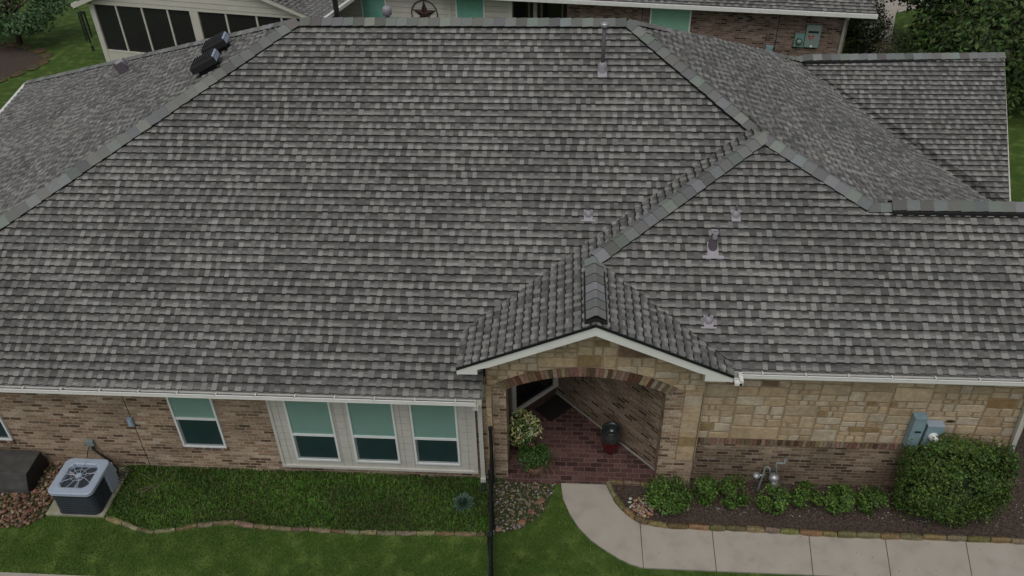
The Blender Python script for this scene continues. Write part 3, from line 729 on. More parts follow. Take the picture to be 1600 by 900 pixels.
# valley metal lines (dark open joints)
mb = MB()
def vline(a, b, w_=.018, h=.016):
    a, b = Vector(a)+Vector((0, 0, h)), Vector(b)+Vector((0, 0, h)); d = (b-a).normalized(); s_ = d.cross(Vector((0, 0, 1))).normalized()*w_
    mb.face([a-s_, a+s_, b+s_, b-s_])
# ---- porch interior
D0 = Vector((6.18, .40)); D1 = Vector((4.42, 2.15)); D2 = Vector((3.60, 1.33))
mb = MB(); CZ = 2.52
def vwall(a, b, z0, z1, t=.1):
    a, b = Vector(a), Vector(b); n_ = Vector((-(b-a).y, (b-a).x)).normalized()*t
    mb.prism([(a.x, a.y, z0), (b.x, b.y, z0), (b.x, b.y, z1), (a.x, a.y, z1)], (-n_.x*-1, -n_.y*-1, 0))
def wallp(mbx, a, b, z0, z1, t=.08, side=1):
    d = Vector((b[0]-a[0], b[1]-a[1])).normalized(); n_ = Vector((-d.y, d.x))*t*side
    mbx.prism([(a[0], a[1], z0), (b[0], b[1], z0), (b[0], b[1], z1), (a[0], a[1], z1)], (n_.x, n_.y, 0))
mb = MB(); wallp(mb, (6.20, .26), D1, -.1, CZ+.3, side=-1); wallp(mb, (3.60, .44), D2, -.1, CZ+.3, side=1)
mb.build('porch_wall', 'brick3', house)
mb = MB(); wallp(mb, (6.19, .25), (D1.x, D1.y-.01), .05, .08, t=.02, side=1); mb.build('porch_skirting', 'groove', house)
# door wall at 45 degrees
mb = MB(); wallp(mb, D1, D2, -.1, CZ, t=.08, side=-1); dw = mb.build('door_wall', 'wood', house)
def onw(t, off, z): p = D1.lerp(D2, t); n_ = Vector((1, -1)).normalized(); return (p.x+n_.x*off, p.y+n_.y*off, z)
mb = MB()
for (t0, t1, z0, z1, o) in ((.0, 1, .26, .33, .05), (.0, .1, .33, 2.3, .04), (.92, 1, .33, 2.3, .04), (0, 1, 2.2, 2.35, .045)):
    mb.prism([onw(t0, 0, z0), onw(t1, 0, z0), onw(t1, 0, z1), onw(t0, 0, z1)], Vector(onw(0, o, 0))-Vector(onw(0, 0, 0)))
dfr = mb.build('porch_window', 'siding', house)
mb = MB(); mb.prism([onw(.1, .0, .33), onw(.92, .0, .33), onw(.92, .0, 2.2), onw(.1, .0, 2.2)], Vector(onw(0, .012, 0))-Vector(onw(0, 0, 0)))
mb.build('pane', 'darkglass', dfr)
mb = MB(); mb.face([(3.3, .1, CZ), (3.3, 2.6, CZ), (6.6, 2.6, CZ), (6.6, .1, CZ)]); mb.build('porch_ceiling', 'siding', house)
mb = MB(); mb.box((3.55, -.02, -.1), (6.3, 2.5, .035)); mb.box((3.62, -.06, -.1), (6.14, -.02, .03)); mb.build('porch_floor', 'paver', house)

# ---- bay of siding with windows
mb = MB(); bx0, bx1, bz0, bz1 = -.27, 3.12, .26, 2.2
mb.box((bx0, -.05, bz0), (bx1, -.002, bz1)); 
pan = mb.build('siding_panel', 'siding', house)
mb = MB()
def hole_free(x): return all(not (k*1.03-.02 < x < k*1.03+.78) for k in range(3))
x = bx0+.14
while x < bx1:
    if hole_free(x): mb.box((x-.003, -.054, bz0+.02), (x+.003, -.051, bz1))
    x += .155
for i in range(12):
    z = bz0+.16+i*.155
    for a, b in ((bx0, -.03), (.79, 1.0), (1.82, 2.03), (2.85, bx1)):
        mb.box((a+.01, -.053, z-.002), (b-.01, -.0505, z+.002))
mb.build('panel_joint', 'groove', pan)
mb = MB(); mb.box((bx0-.02, -.075, bz0-.05), (bx1+.0, -.0, bz0+.0)); mb.box((bx0-.02, -.07, bz0-.05), (bx0+.03, -.001, bz1)); mb.box((bx1-.07, -.07, bz0-.05), (bx1, -.001, bz1)); mb.build('panel_trim', 'siding', pan)
def window(x0, x1, z0, z1, y, zm, parent, proud=.03, blind='blind'):
    f = .032; m_ = MB()
    m_.box((x0, y-proud, z0), (x1, y+.02, z0+f)); m_.box((x0, y-proud, z1-f), (x1, y+.02, z1))
    m_.box((x0, y-proud, z0+f), (x0+f, y+.02, z1-f)); m_.box((x1-f, y-proud, z0+f), (x1, y+.02, z1-f))
    m_.box((x0+f, y-proud*.8, zm-.02), (x1-f, y+.02, zm+.022))
    wn = m_.build('window', 'frame', parent)
    m_ = MB(); m_.box((x0+f, y-.004, zm+.022), (x1-f, y+.012, z1-f)); m_.build('upper_pane', blind, wn)
    m_ = MB(); m_.box((x0+f+.03, y-.004, z0+f+.03), (x1-f-.015, y+.012, zm-.03)); m_.build('lower_screen', 'screen', wn)
    m_ = MB(); m_.box((x0+f, y-.002, z0+f), (x1-f, y+.008, zm-.02)); m_.box((x0+f, y-.012, z0+f), (x1-f, y-.002, z0+f+.02)); m_.build('sash', 'galv', wn)
    return wn
for k in range(3): window(k*1.03, k*1.03+.765, .41, 1.89, -.055, 1.03, house)
def rowlock(x0, x1, z, y, parent, seed):
    r = random.Random(seed); m_ = MB(); x = x0
    while x < x1-.03:
        c = tuple(q*r.uniform(.85, 1.15) for q in r.choice(BR)); m_.box((x, y-.035, z-.07), (x+.058, y+.03, z-.004), c, jit=.002); x += .0665
    m_.build('brick_sill', 'brickpiece', parent)
w1 = window(-1.97, -1.21, .60, 2.12, -.012, 1.28, house); rowlock(-1.99, -1.19, .6, 0, w1, 5)
w2 = window(-5.80, -5.03, .61, 2.12, -.012, 1.28, house); rowlock(-5.82, -5.01, .6, 0, w2, 6)
# ---- downspouts
mb = MB()
mb.box((3.165, -.1, .1), (3.235, -.03, 2.1)); mb.box((3.15, -.14, 2.07), (3.24, -.03, 2.2)); mb.box((3.15, -.50, 2.15), (3.24, -.1, 2.24)); mb.box((3.155, -.13, .02), (3.245, -.03, .14))
mb.build('downspout', 'siding', house)
mb = MB(); p = fy(1600, 636, .02); q = fy(1585, 700, .02)
mb.prism([(p.x-.035, .02, p.z+.75), (p.x+.035, .02, p.z+.75), (q.x+.035, .02, .9), (q.x-.035, .02, .9)], (0, .07, 0)); mb.box((11.68, .02, .05), (11.75, .09, .9))
mb.build('downspout', 'siding', house)
mb = MB(); mb.box((3.17, -.12, -.02), (3.25, -.03, .04)); mb.tube([(3.21, -.08, .12), (3.21, -.09, .02), (3.22, -.35, -.01)], .05, 10); mb.build('drain_boot', 'blackmatte', house)
# gutter end elbow at the porch's east return
mb = MB(); 
mb.box((7.03, -.42, 2.745), (7.14, -.33, 2.79)); mb.box((7.1, -.42, 2.745), (7.15, -.2, 2.84)); mb.box((7.02, -.38, 2.79), (7.09, -.36, 2.8)); mb.box((7.02, -.34, 2.8), (7.09, -.32, 2.815)); mb.build('gutter_return', 'gutter', house)

# ---- roof penetrations
def rpos(px, py, zf, P=None):
    n = {'M': ((0, -SM, 1), 2.36+SM*.45), 'R': ((0, -SM, 1), 2.74+SM*.45), 'W': (tuple(nW), dW)}[zf]
    return at(px, py, *n)
def plate(mb_, c, w_, h_, slope, t=.012, m=0):
    """flashing plate lying on a south-facing slope, c = its lower middle"""
    cs = 1/math.sqrt(1+slope*slope); u = Vector((0, cs, slope*cs)); n_ = Vector((0, -slope*cs, cs))
    o = Vector(c)+n_*.015
    pts = [o+Vector((-w_/2, 0, 0)), o+Vector((w_/2, 0, 0)), o+Vector((w_/2, 0, 0))+u*h_, o+Vector((-w_/2, 0, 0))+u*h_]
    mb_.prism(pts, n_*t, m=m)
# tall pipe with cap
b = rpos(941, 122, 'M'); pv = MB(); cy = b.y+.13; cz_ = zM(0, cy); x = b.x
pv.tube([(x, cy, cz_-.05), (x, cy, cz_+.82)], .034, 14); vp = pv.build('vent_pipe', 'lilac_d', house, smooth=True)
pv = MB(); pv.lathe([(0, .86), (.04, .86), (.078, .84), (.078, .79), (.045, .775), (.03, .77)], (x, cy, cz_), 20); pv.build('pipe_cap', 'galv', vp, smooth=True)
pv = MB(); pv.lathe([(.085, -.12), (.082, .10), (.07, .14), (.05, .16), (.036, .16)], (x, cy, cz_), 20); pv.build('collar', 'lilac', vp, smooth=True)
pv = MB(); plate(pv, b, .16, .26, SM); pv.build('flashing', 'lilac_l', vp)
# short pipes with round boots
for (px, py, zf, tp) in ((919, 346, 'M', 1), (1150, 347, 'R', 1), (1107, 513, 'R', 1)):
    b = rpos(px, py, zf); zfn = zM if zf == 'M' else zRW; x = b.x; cy = b.y+.10; cz_ = zfn(0, cy)
    pv = MB(); pv.tube([(x, cy+.01, cz_), (x, cy+.01, cz_+.2)], .014, 10); vp = pv.build('vent_pipe', 'lilac_d', house, smooth=True)
    pv = MB(); pv.lathe([(.06, -.06), (.072, -.01), (.07, .03), (.055, .065), (.03, .085), (.015, .09)], (x, cy, cz_), 20); pv.build('collar', 'lilac', vp, smooth=True)
    pv = MB(); plate(pv, b, .14, .2, SM); 
    if px != 1150: plate(pv, Vector(b)+Vector((0, -.012, -.007)), .23, .028, SM, t=.018)
    pv.build('flashing', 'lilac_l', vp)
# big cone
b = rpos(1114, 403, 'R'); x = b.x; cy = b.y+.15; cz_ = zRW(0, cy)
pv = MB(); pv.lathe([(.085, -.09), (.083, -.03), (.06, .12), (.042, .24), (.04, .30), (0, .30)], (x, cy, cz_), 20); vp = pv.build('vent_cone', 'lilac_d', house, smooth=True)
pv = MB(); pv.box((x-.033, cy-.085, cz_+.20), (x+.033, cy-.02, cz_+.31)); pv.box((x-.05, cy-.05, cz_+.285), (x+.05, cy+.05, cz_+.31)); pv.build('cone_cap', 'lilac_l', vp, bevel=.004)
pv = MB(); plate(pv, b, .17, .26, SM); plate(pv, Vector(b)+Vector((0, -.02, -.013)), .33, .05, SM, t=.018); pv.build('flashing', 'lilac_l', vp)
# stack behind the ridge
p = fy(606, 30, 6.2); x = p.x; zb_ = zR-.5*.76
pv = MB(); pv.tube([(x, 6.2, zb_-.05), (x, 6.2, p.z+.05)], .045, 14); vp = pv.build('vent_pipe', 'lilac_d', house, smooth=True)
t = fy(606, 14, 6.2)
pv = MB(); pv.lathe([(.045, -.13), (.085, -.11), (.09, -.01), (.08, .03), (.05, .05), (0, .055)], (x, 6.2, t.z), 20); pv.build('pipe_cap', 'lilac', vp, smooth=True)
# gooseneck vent on the west face
b = rpos(197, 112, 'W'); pv = MB()
q = nWv.to_track_quat('Z', 'Y').to_matrix().to_4x4(); T = Matrix.Translation(b) @ q @ Matrix.Scale(.72, 4)
pv.box((-.1, -.1, 0), (.1, .1, .22), T=T); vp = pv.build('hooded_vent', 'lilac_d', house)
pv = MB(); pv.tube([T @ Vector((-.12, -.13, .24)), T @ Vector((-.12, .13, .24))], .1, 14); pv.box((-.22, -.13, .14), (-.1, .13, .26), T=T); pv.build('vent_hood', 'lilac', vp)
pv = MB(); pv.box((.12, -.16, 0), (.14, .16, .34), T=T); pv.build('vent_shield', 'lilac_d', vp)
# two black square roof vents
for (px, py, lb) in ((333, 104, 1), (349, 76, 2)):
    b = rpos(px-4, py+4, 'W')
    d_ = Vector((nW.y, -nW.x, 0)).normalized(); upv = nWv.cross(d_).normalized()
    if upv.z < 0: upv = -upv
    T = Matrix.Translation(b) @ Matrix((d_, upv, nWv)).transposed().to_4x4()
    pv = MB(); pv.box((-.17, -.17, 0), (.17, .17, .12), T=T); pv.box((-.24, -.24, .005), (.24, .24, .02), T=T); vp = pv.build('square_roof_vent', 'blackmatte', house)
    pv = MB(); 
    lo = [(-.24, -.25), (.24, -.25), (.24, .25), (-.24, .25)]
    L0 = [T @ Vector((x_, y_, .10)) for x_, y_ in lo]; L1 = [T @ Vector((x_, y_, .21)) for x_, y_ in lo]; L2 = [T @ Vector((x_*.9, y_*.9, .245)) for x_, y_ in lo]
    pv.face(L2); pv.face(L0[::-1])
    for i in range(4): pv.face([L0[i], L0[(i+1) % 4], L1[(i+1) % 4], L1[i]]); pv.face([L1[i], L1[(i+1) % 4], L2[(i+1) % 4], L2[i]])
    pv.build('vent_lid', 'blackmatte', vp)
    for k in range(8): pv = MB(); pv.box((-.205, -.2+k*.056, .246), (.205, -.185+k*.056, .262), T=T); pv.build('vent_rib', 'black', vp)
    pv = MB(); pv.face([T @ Vector(v) for v in ((-.2, .254, .115), (.2, .254, .115), (.2, .254, .205), (-.2, .254, .205))]); pv.face([T @ Vector(v) for v in ((-.2, .25, .214), (.2, .25, .214), (.19, .228, .247), (-.19, .228, .247))]); pv.build('side_panel', 'ac_light', vp)
# wall seam (expansion joints)
mb = MB(); 
mb.box((-2.74, -.004, 0), (-2.73, .01, 2.2)); mb.build('expansion_joint', 'blackmatte', wall_l)

# ------------------------------------------------------------------ GROUND
def sheet(name, pts, z, mat, kind='structure', th=0):
    m_ = MB(); P_ = [(p[0], p[1], z) for p in pts]
    if area2([(p[0], p[1]) for p in pts]) < 0: P_ = P_[::-1]
    if th: m_.prism(P_, (0, 0, -th)); m_.f = [tuple(f) for f in m_.f]
    else: m_.face(P_)
    o = m_.build(name, mat)
    return tag(o, kind=kind)
g = sheet('ground', [(-90, -40), (110, -40), (110, 160), (-90, 160)], 0, 'lawn')
PG = lambda pts: [gz(*p) for p in pts]
mulchpoly = PG([(946, 752), (955, 780), (985, 808), (1003, 820), (1060, 826), (1300, 838), (1600, 850)]) + [Vector((13.5, -.9, 0)), Vector((13.5, 2.2, 0)), Vector((11.8, 2.2, 0)), Vector((11.8, .2, 0)), Vector((5.4, .2, 0))]
sheet('mulch_bed', mulchpoly, .006, 'mulch')
bedpoly = PG([(168, 808), (205, 820), (235, 832), (262, 830), (355, 814), (440, 825), (560, 832), (680, 833), (760, 836)]) + [Vector((3.32, .02, 0)), Vector((-3.16, .02, 0))]
sheet('planting_bed_soil', bedpoly, .004, 'soil')
rockpoly = PG([(0, 826), (40, 822), (70, 808), (78, 790), (112, 730)]) + [Vector((-3.8, .02, 0)), Vector((-7, .02, 0)), Vector((-7, -1.4, 0))]
sheet('rock_bed_soil', rockpoly, .004, 'soil')
rock2 = PG([(771, 748), (870, 752), (862, 775), (850, 800), (835, 812), (815, 826), (790, 832), (770, 835)])
sheet('pebble_bed_soil', rock2, .004, 'soil')
# sidewalk slabs
jts = [((1000, 820), (1005, 889)), ((1112, 829), (1119, 894)), ((1263, 836), (1270, 900)), ((1382, 842), (1392, 907)), ((1508, 848), (1520, 914)), ((1640, 853), (1655, 921))]
lb = [(876, 756), (879, 780), (890, 805), (903, 825), (922, 845), (945, 861), (968, 875), (985, 883)]
rb = [(948, 757), (952, 770), (960, 785), (972, 799), (986, 811)]
mb = MB()
def slab(pix, z=.03):
    P_ = [Vector((p.x, p.y, z)) for p in PG(pix)]
    if area2([(p.x, p.y) for p in P_]) < 0: P_ = P_[::-1]
    c = Vector((sum(p.x for p in P_)/len(P_), sum(p.y for p in P_)/len(P_), z))
    P_ = [p+(c-p).normalized()*.008 for p in P_]
    mb.prism([p-Vector((0, 0, .1)) for p in P_], (0, 0, .1))
slab([(876, 756)]+lb[1:]+[jts[0][1], jts[0][0]]+rb[::-1])
for a, b in zip(jts[:-1], jts[1:]): slab([a[0], a[1], b[1], b[0]])
tag(mb.build('sidewalk', 'concrete'), kind='structure')
mb = MB(); P_ = [Vector((p.x, p.y, .018)) for p in PG([(882, 762)]+[(x+4, y-3) for x, y in lb[1:]]+[j[1] for j in jts]+[j[0] for j in jts[::-1]]+rb[::-1])]
mb.face(P_[::-1] if area2([(p.x, p.y) for p in P_]) < 0 else P_); tag(mb.build('sidewalk_joint', 'joint'), kind='structure')
mb = MB(); p = gz(0, 895); mb.box((-9, -4, -.1), (-2.9, p.y, .02)); mb.box((-2.89, -4, -.1), (2.5, p.y+.0, .02)); tag(mb.build('path', 'concrete'), kind='structure')
k = random.Random(44); mb = MB()
for i in range(70):
    j = k.randrange(len(jts)-1); a, b = jts[j], jts[j+1]; t, u_ = k.random(), k.random()
    px = a[0][0]+(b[0][0]-a[0][0])*t; p0 = a[0][1]+(b[0][1]-a[0][1])*t+3; p1 = a[1][1]+(b[1][1]-a[1][1])*t-3
    q = gz(px, p0+(p1-p0)*u_); r = k.uniform(.004, .013); an_ = k.uniform(0, 6.28); d_ = Vector((math.cos(an_), math.sin(an_), 0))*r; e_ = Vector((-d_.y, d_.x, 0))*.5
    q = Vector((q.x, q.y, .034)); c = tuple(v*k.uniform(.7, 1.2) for v in k.choice([(.07, .05, .03), (.12, .09, .05), (.05, .06, .02)])); mb.face([q-d_, q-e_, q+d_+Vector((0, 0, .004)), q+e_], c)
tag(mb.build('leaf_litter', 'leaf'), 'sparse specks of dry leaf litter scattered over the concrete walk', 'leaf litter', kind='stuff')
# far ground pieces
sheet('driveway', PG([(1350, 90), (1354, 0), (1356, -60), (1600, -60), (1600, -20), (1400, 20), (1388, 90)]), .006, 'concrete')
sheet('backyard_mulch', [gz(22, 112)+Vector((2.6*math.cos(t)*(1+.1*math.sin(3*t)), 2.3*math.sin(t), 0)) + Vector((-2.2, .3, 0)) for t in [k*math.pi/12 for k in range(24)]], .006, 'mulch')

# ------------------------------------------------------------------ stones, rocks
def ico(r, k, sx, sy, sz, rot):
    t = (1+5**.5)/2
    V = [(-1,t,0),(1,t,0),(-1,-t,0),(1,-t,0),(0,-1,t),(0,1,t),(0,-1,-t),(0,1,-t),(t,0,-1),(t,0,1),(-t,0,-1),(-t,0,1)]
    Fc = [(0,11,5),(0,5,1),(0,1,7),(0,7,10),(0,10,11),(1,5,9),(5,11,4),(11,10,2),(10,7,6),(7,1,8),(3,9,4),(3,4,2),(3,2,6),(3,6,8),(3,8,9),(4,9,5),(2,4,11),(6,2,10),(8,6,7),(9,8,1)]
    s = 1/math.sqrt(1+t*t); out = []; c, q = math.cos(rot), math.sin(rot)
    for v in V:
        j = k.uniform(.8, 1.12)*s; x, y, z = v[0]*j*sx, v[1]*j*sy, v[2]*j*sz
        out.append((x*c-y*q, x*q+y*c, z))
    return out, Fc
def inpoly(p, poly):
    x, y = p; c = False; j = len(poly)-1
    for i in range(len(poly)):
        xi, yi, xj, yj = poly[i][0], poly[i][1], poly[j][0], poly[j][1]
        if (yi > y) != (yj > y) and x < (xj-xi)*(y-yi)/(yj-yi)+xi: c = not c
        j = i
    return c
def pebbles(name, poly, n, smin, smax, pal, seed, label, cat, z=.0, flat=.6, layers=1, avoid=None):
    k = random.Random(seed); mb_ = MB(); xs = [p[0] for p in poly]; ys = [p[1] for p in poly]; cnt = 0
    while cnt < n:
        x, y = k.uniform(min(xs), max(xs)), k.uniform(min(ys), max(ys))
        if not inpoly((x, y), poly) or (avoid and avoid(x, y)): continue
        s = k.uniform(smin, smax)*(1 if k.random() < .85 else 1.5)
        V, Fc = ico(1, k, s, s*k.uniform(.6, 1), s*flat, k.uniform(0, 6.28)); i0 = len(mb_.v)
        zz = z+s*flat*.35+k.uniform(0, .015)*layers
        mb_.v += [(x+v[0], y+v[1], zz+v[2]) for v in V]; c = tuple(q*k.uniform(.8, 1.2) for q in k.choice(pal))
        for f in Fc: mb_.f.append(tuple(i0+t for t in f)); mb_.c.append(c); mb_.m.append(0)
        cnt += 1
    o = mb_.build(name, 'rock', smooth=True); return tag(o, label, cat, kind='stuff')
RP = [(.2, .115, .07), (.15, .085, .05), (.25, .165, .105), (.12, .07, .045), (.3, .23, .17), (.19, .13, .09), (.09, .055, .035)]
ac0 = lambda x, y: -4.1 < x < -3.0 and -1.15 < y < 0
pebbles('river_rocks', rockpoly, 2600, .018, .042, RP, 1, 'reddish brown river rocks covering the ground around the dark grey box', 'rocks', layers=2, avoid=ac0)
RP2 = [(.2, .17, .14), (.15, .12, .09), (.3, .28, .25), (.15, .12, .09), (.3, .2, .13), (.12, .13, .07), (.1, .1, .05)]
pebbles('pebbles', rock2, 560, .012, .028, RP2, 2, 'small mixed pebbles scattered on soil beside the black fence and porch', 'pebbles')
hp = PG([(985, 778), (1000, 776), (1018, 786), (1020, 804), (1008, 812), (992, 806)])
pebbles('pebble_pile', hp, 90, .02, .034, [(.36, .24, .16), (.42, .32, .22), (.3, .2, .14)], 3, 'heap of tan pebbles at the corner of the shrub bed by the walk', 'pebbles', layers=3)
pebbles('white_pebbles', PG([(979, 782), (987, 781), (990, 792), (984, 797)]), 6, .018, .028, [(.6, .58, .55)], 4, 'a few white pebbles beside the tan pebble heap', 'pebbles', layers=3)
mixed = PG([(1000, 812), (1060, 800), (1300, 812), (1600, 826), (1600, 770), (1590, 700), (1400, 757), (1090, 750), (1060, 790)])
pebbles('mulch_chips', mixed, 2300, .006, .017, [(.09, .06, .045), (.14, .1, .08), (.06, .04, .03), (.2, .16, .13), (.32, .28, .25)], 5, 'brown mulch chips and grit covering the long shrub bed', 'mulch', flat=.5)
flat = [((815, 817), .075, .28, .15, .08, 'orange brown flat rock at the lower end of the pebble patch by the porch'), ((779, 828), .06, .33, .2, .13, 'pinkish tan flat rock touching the foot of the black fence'), ((845, 783), .09, .2, .12, .075, 'rusty brown flat rock at the right edge of the pebble patch'), ((830, 800), .06, .18, .1, .06, 'dull brown small rock in the middle of the pebble patch')]
for (p, s, r_, g_, b_, lb_) in flat:
    q = gz(*p); mb = MB(); k = random.Random(int(p[0])); V, Fc = ico(1, k, s*1.2, s*.8, .03, .4)
    mb.v = [(q.x+v[0], q.y+v[1], .015+v[2]) for v in V]; mb.f = Fc; mb.c = [(r_, g_, b_)]*20; mb.m = [0]*20
    tag(mb.build('flat_rock', 'edging', loc=(q.x, q.y, 0), bevel=.004), lb_, 'rock')

def edging(poly_px, length, width, height, label, group, pal, seed, name='edging_stone', spec=None):
    k = random.Random(seed); P_ = [gz(*p) for p in poly_px]; seg = []
    L = [0]
    for a, b in zip(P_[:-1], P_[1:]): L.append(L[-1]+(b-a).length)
    def pos(s):
        for i in range(len(P_)-1):
            if s <= L[i+1] or i == len(P_)-2:
                t = (s-L[i])/(L[i+1]-L[i]); return P_[i].lerp(P_[i+1], t)
    s = 0
    while s < L[-1]-length*.4:
        l = length*k.uniform(.75, 1.25); a = pos(s); b = pos(min(s+l, L[-1])); d = (b-a)
        if d.length < .03: break
        mid = (a+b)/2; ang = math.atan2(d.y, d.x)+k.uniform(-.05, .05); ln = d.length/2-.006; hh = height*k.uniform(.85, 1.15); ww = width/2*k.uniform(.85, 1.1)
        mb_ = MB(); 
        # irregular block: 3 stations along its length
        T = Matrix.Translation(mid) @ Matrix.Rotation(ang, 4, 'Z'); c = tuple(q*k.uniform(.85, 1.15) for q in k.choice(pal))
        st = []
        for x in (-ln, -ln*.4, ln*.3, ln):
            j = lambda: k.uniform(-.008, .008); e = .8 if abs(x) == ln else 1
            st.append([T @ Vector((x+j()*.4, -ww*e+j(), -.02)), T @ Vector((x+j()*.4, ww*e+j(), -.02)), T @ Vector((x, ww*.93*e+j(), hh*.85+j())), T @ Vector((x, 0+j(), hh+j()*.6)), T @ Vector((x, -ww*.93*e+j(), hh*.86+j()))])
        i0 = 0
        for r_ in st: mb_.v += [tuple(p) for p in r_]
        for r_ in range(3):
            for q in range(5): mb_.f.append((r_*5+q, r_*5+(q+1) % 5, (r_+1)*5+(q+1) % 5, (r_+1)*5+q)); mb_.c.append(c); mb_.m.append(0)
        mb_.f += [(4, 3, 2, 1, 0), (15, 16, 17, 18, 19)]; mb_.c += [c, c]; mb_.m += [0, 0]
        tag(mb_.build(name, 'edging', loc=tuple(mid), bevel=.006), label, 'edging stone', group)
        s += l
edging([(168, 810), (203, 823), (232, 833), (262, 831), (300, 823), (355, 816), (400, 823), (440, 827), (500, 829), (560, 833), (620, 834), (680, 834), (758, 836)], .30, .085, .045,
       'low tan stone in the curved border between lawn and tall grass bed', 'stones of the grass bed border', [(.22, .18, .11), (.18, .14, .085), (.25, .21, .14), (.16, .12, .07)], 5)
edging([(950, 757), (955, 772), (966, 790), (982, 806), (1000, 818), (1030, 824), (1090, 827), (1180, 830), (1300, 838), (1420, 842), (1520, 845), (1620, 851)], .30, .10, .10,
       'mossy brown stone in the raised border of the shrub bed along the walk', 'stones of the shrub bed border', [(.2, .17, .08), (.15, .125, .06), (.24, .17, .08), (.12, .11, .06), (.2, .16, .1)], 6)
edging([(952, 755), (975, 757), (1015, 760)], .26, .09, .08, 'mossy brown stone between porch paving and shrub bed', 'stones of the porch side border', [(.2, .17, .08), (.22, .15, .09)], 7)

# ------------------------------------------------------------------ grass
def blades(name, poly, n, hmin, hmax, wd, pal, seed, label, cat, clump=0, avoid=None, lean=.5, dens=None):
    k = random.Random(seed); xs = [p[0] for p in poly]; ys = [p[1] for p in poly]; V = []; Fc = []; C = []
    cnt = 0
    while cnt < n:
        x, y = k.uniform(min(xs), max(xs)), k.uniform(min(ys), max(ys))
        if not inpoly((x, y), poly): continue
        if avoid and avoid(x, y): continue
        if dens and k.random() > dens(x, y): continue
        m_ = 1 if not clump else k.randint(1, clump)
        base = k.choice(pal)
        for _ in range(m_):
            h = k.uniform(hmin, hmax); a = k.uniform(0, 6.283); lx, ly = math.cos(a)*h*k.uniform(0, lean), math.sin(a)*h*k.uniform(0, lean)
            c_ = 1+.34*math.sin(x*1.9+math.sin(y*2.3)*1.5)*math.sin(y*3.1+x*.9)
            b = k.uniform(0, 6.283); wx, wy = math.cos(b)*wd/2, math.sin(b)*wd/2; X, Y = x+k.uniform(-.01, .01), y+k.uniform(-.01, .01); i = len(V)
            V += [(X-wx, Y-wy, 0), (X+wx, Y+wy, 0), (X+lx*.5+wx*.8, Y+ly*.5+wy*.8, h*.7), (X+lx*.5-wx*.8, Y+ly*.5-wy*.8, h*.7), (X+lx*1.4, Y+ly*1.4, h)]
            Fc += [(i, i+1, i+2, i+3), (i+3, i+2, i+4)]; c = tuple(q*k.uniform(.7, 1.3)*c_ for q in base); C += [c, c]; cnt += 1
    mb_ = MB(); mb_.v = V; mb_.f = Fc; mb_.c = C; mb_.m = [0]*len(Fc)
    return tag(mb_.build(name, 'leaf'), label, cat, kind='stuff')
GP = [(.075, .15, .017), (.105, .19, .028), (.055, .12, .013), (.17, .22, .06), (.045, .1, .013)]
bed2 = [(p.x, p.y) for p in bedpoly]
def patch(x, y): 
    v = math.sin(x*2.3+1)+math.sin(y*5+x*1.7)+math.sin(x*5.1-y*3)
    return .4+.6*min(1, max(0, .55+v*.4))
blades('tall_grass', bed2, 40000, .03, .09, .012, [(.06, .145, .016), (.088, .19, .026), (.038, .09, .012), (.13, .22, .04), (.062, .15, .02), (.1, .13, .035)], 1, 'long dark green grass filling the border bed under the windows', 'grass', clump=3, lean=.9, dens=patch)
lawnL = [(-4.6, -2.24), (3.4, -2.24), (3.4, -1.12), (1.5, -1.2), (-1, -1.2), (-2.2, -1.4), (-3, -1.15), (-4.1, -1.15), (-4.6, -1.35)]
blades('lawn_grass', lawnL, 26000, .015, .035, .007, GP, 2, 'short mown lawn grass in front of the tall grass bed', 'grass', lean=.8, avoid=lambda x, y: inpoly((x, y), bed2))
lawnR = [(p.x, p.y) for p in PG([(775, 838), (800, 832), (840, 815), (862, 785), (876, 758), (879, 780), (890, 806), (903, 826), (922, 846), (945, 862), (968, 876), (1003, 891), (1300, 905), (1620, 920), (1620, 960), (770, 930)])]
blades('lawn_grass', lawnR, 15000, .015, .035, .007, GP, 3, 'short mown lawn grass left of the curved concrete walk', 'grass', lean=.8)

# ------------------------------------------------------------------ foliage
def leafmass(mb_, c, rad, n, size, pal, seed, clumps=14, spread=.35, shell=.75, up=.35, shape=None, m=0, asp=.5):
    k = random.Random(seed); c = Vector(c); cl = []
    for _ in range(clumps):
        while True:
            d = Vector((k.gauss(0, 1), k.gauss(0, 1), k.gauss(0, 1)))
            if d.length > .01: break
        d.normalize(); r = shell*k.uniform(.75, 1.12)
        cl.append((Vector((d.x*rad[0]*r, d.y*rad[1]*r, d.z*rad[2]*r)), k.uniform(.8, 1.25)))
    for _ in range(n):
        cc, tint = k.choice(cl); o = Vector((k.gauss(0, 1)*rad[0], k.gauss(0, 1)*rad[1], k.gauss(0, 1)*rad[2]))*spread
        p = cc+o; e = math.sqrt((p.x/rad[0])**2+(p.y/rad[1])**2+(p.z/rad[2])**2)
        if e > 1.15: p = p*(1.1/e)*k.uniform(.85, 1.0)
        if shape: p = shape(p)
        pt = c+p
        if pt.z < .01: pt.z = .01+k.random()*.04
        nd = (p.normalized()*.7+Vector((k.gauss(0, .5), k.gauss(0, .5), k.gauss(0, .5)+up))).normalized()
        a = nd.orthogonal().normalized(); b = nd.cross(a); t = k.uniform(0, 6.283); u = a*math.cos(t)+b*math.sin(t); v = nd.cross(u)
        s = size*k.uniform(.65, 1.3); col_ = tuple(q*k.uniform(.8, 1.2)*tint for q in k.choice(pal))
        bend = nd*s*.15
        mb_.face([pt-u*s, pt-v*s*asp-bend, pt+u*s, pt+v*s*asp-bend], col_, m)
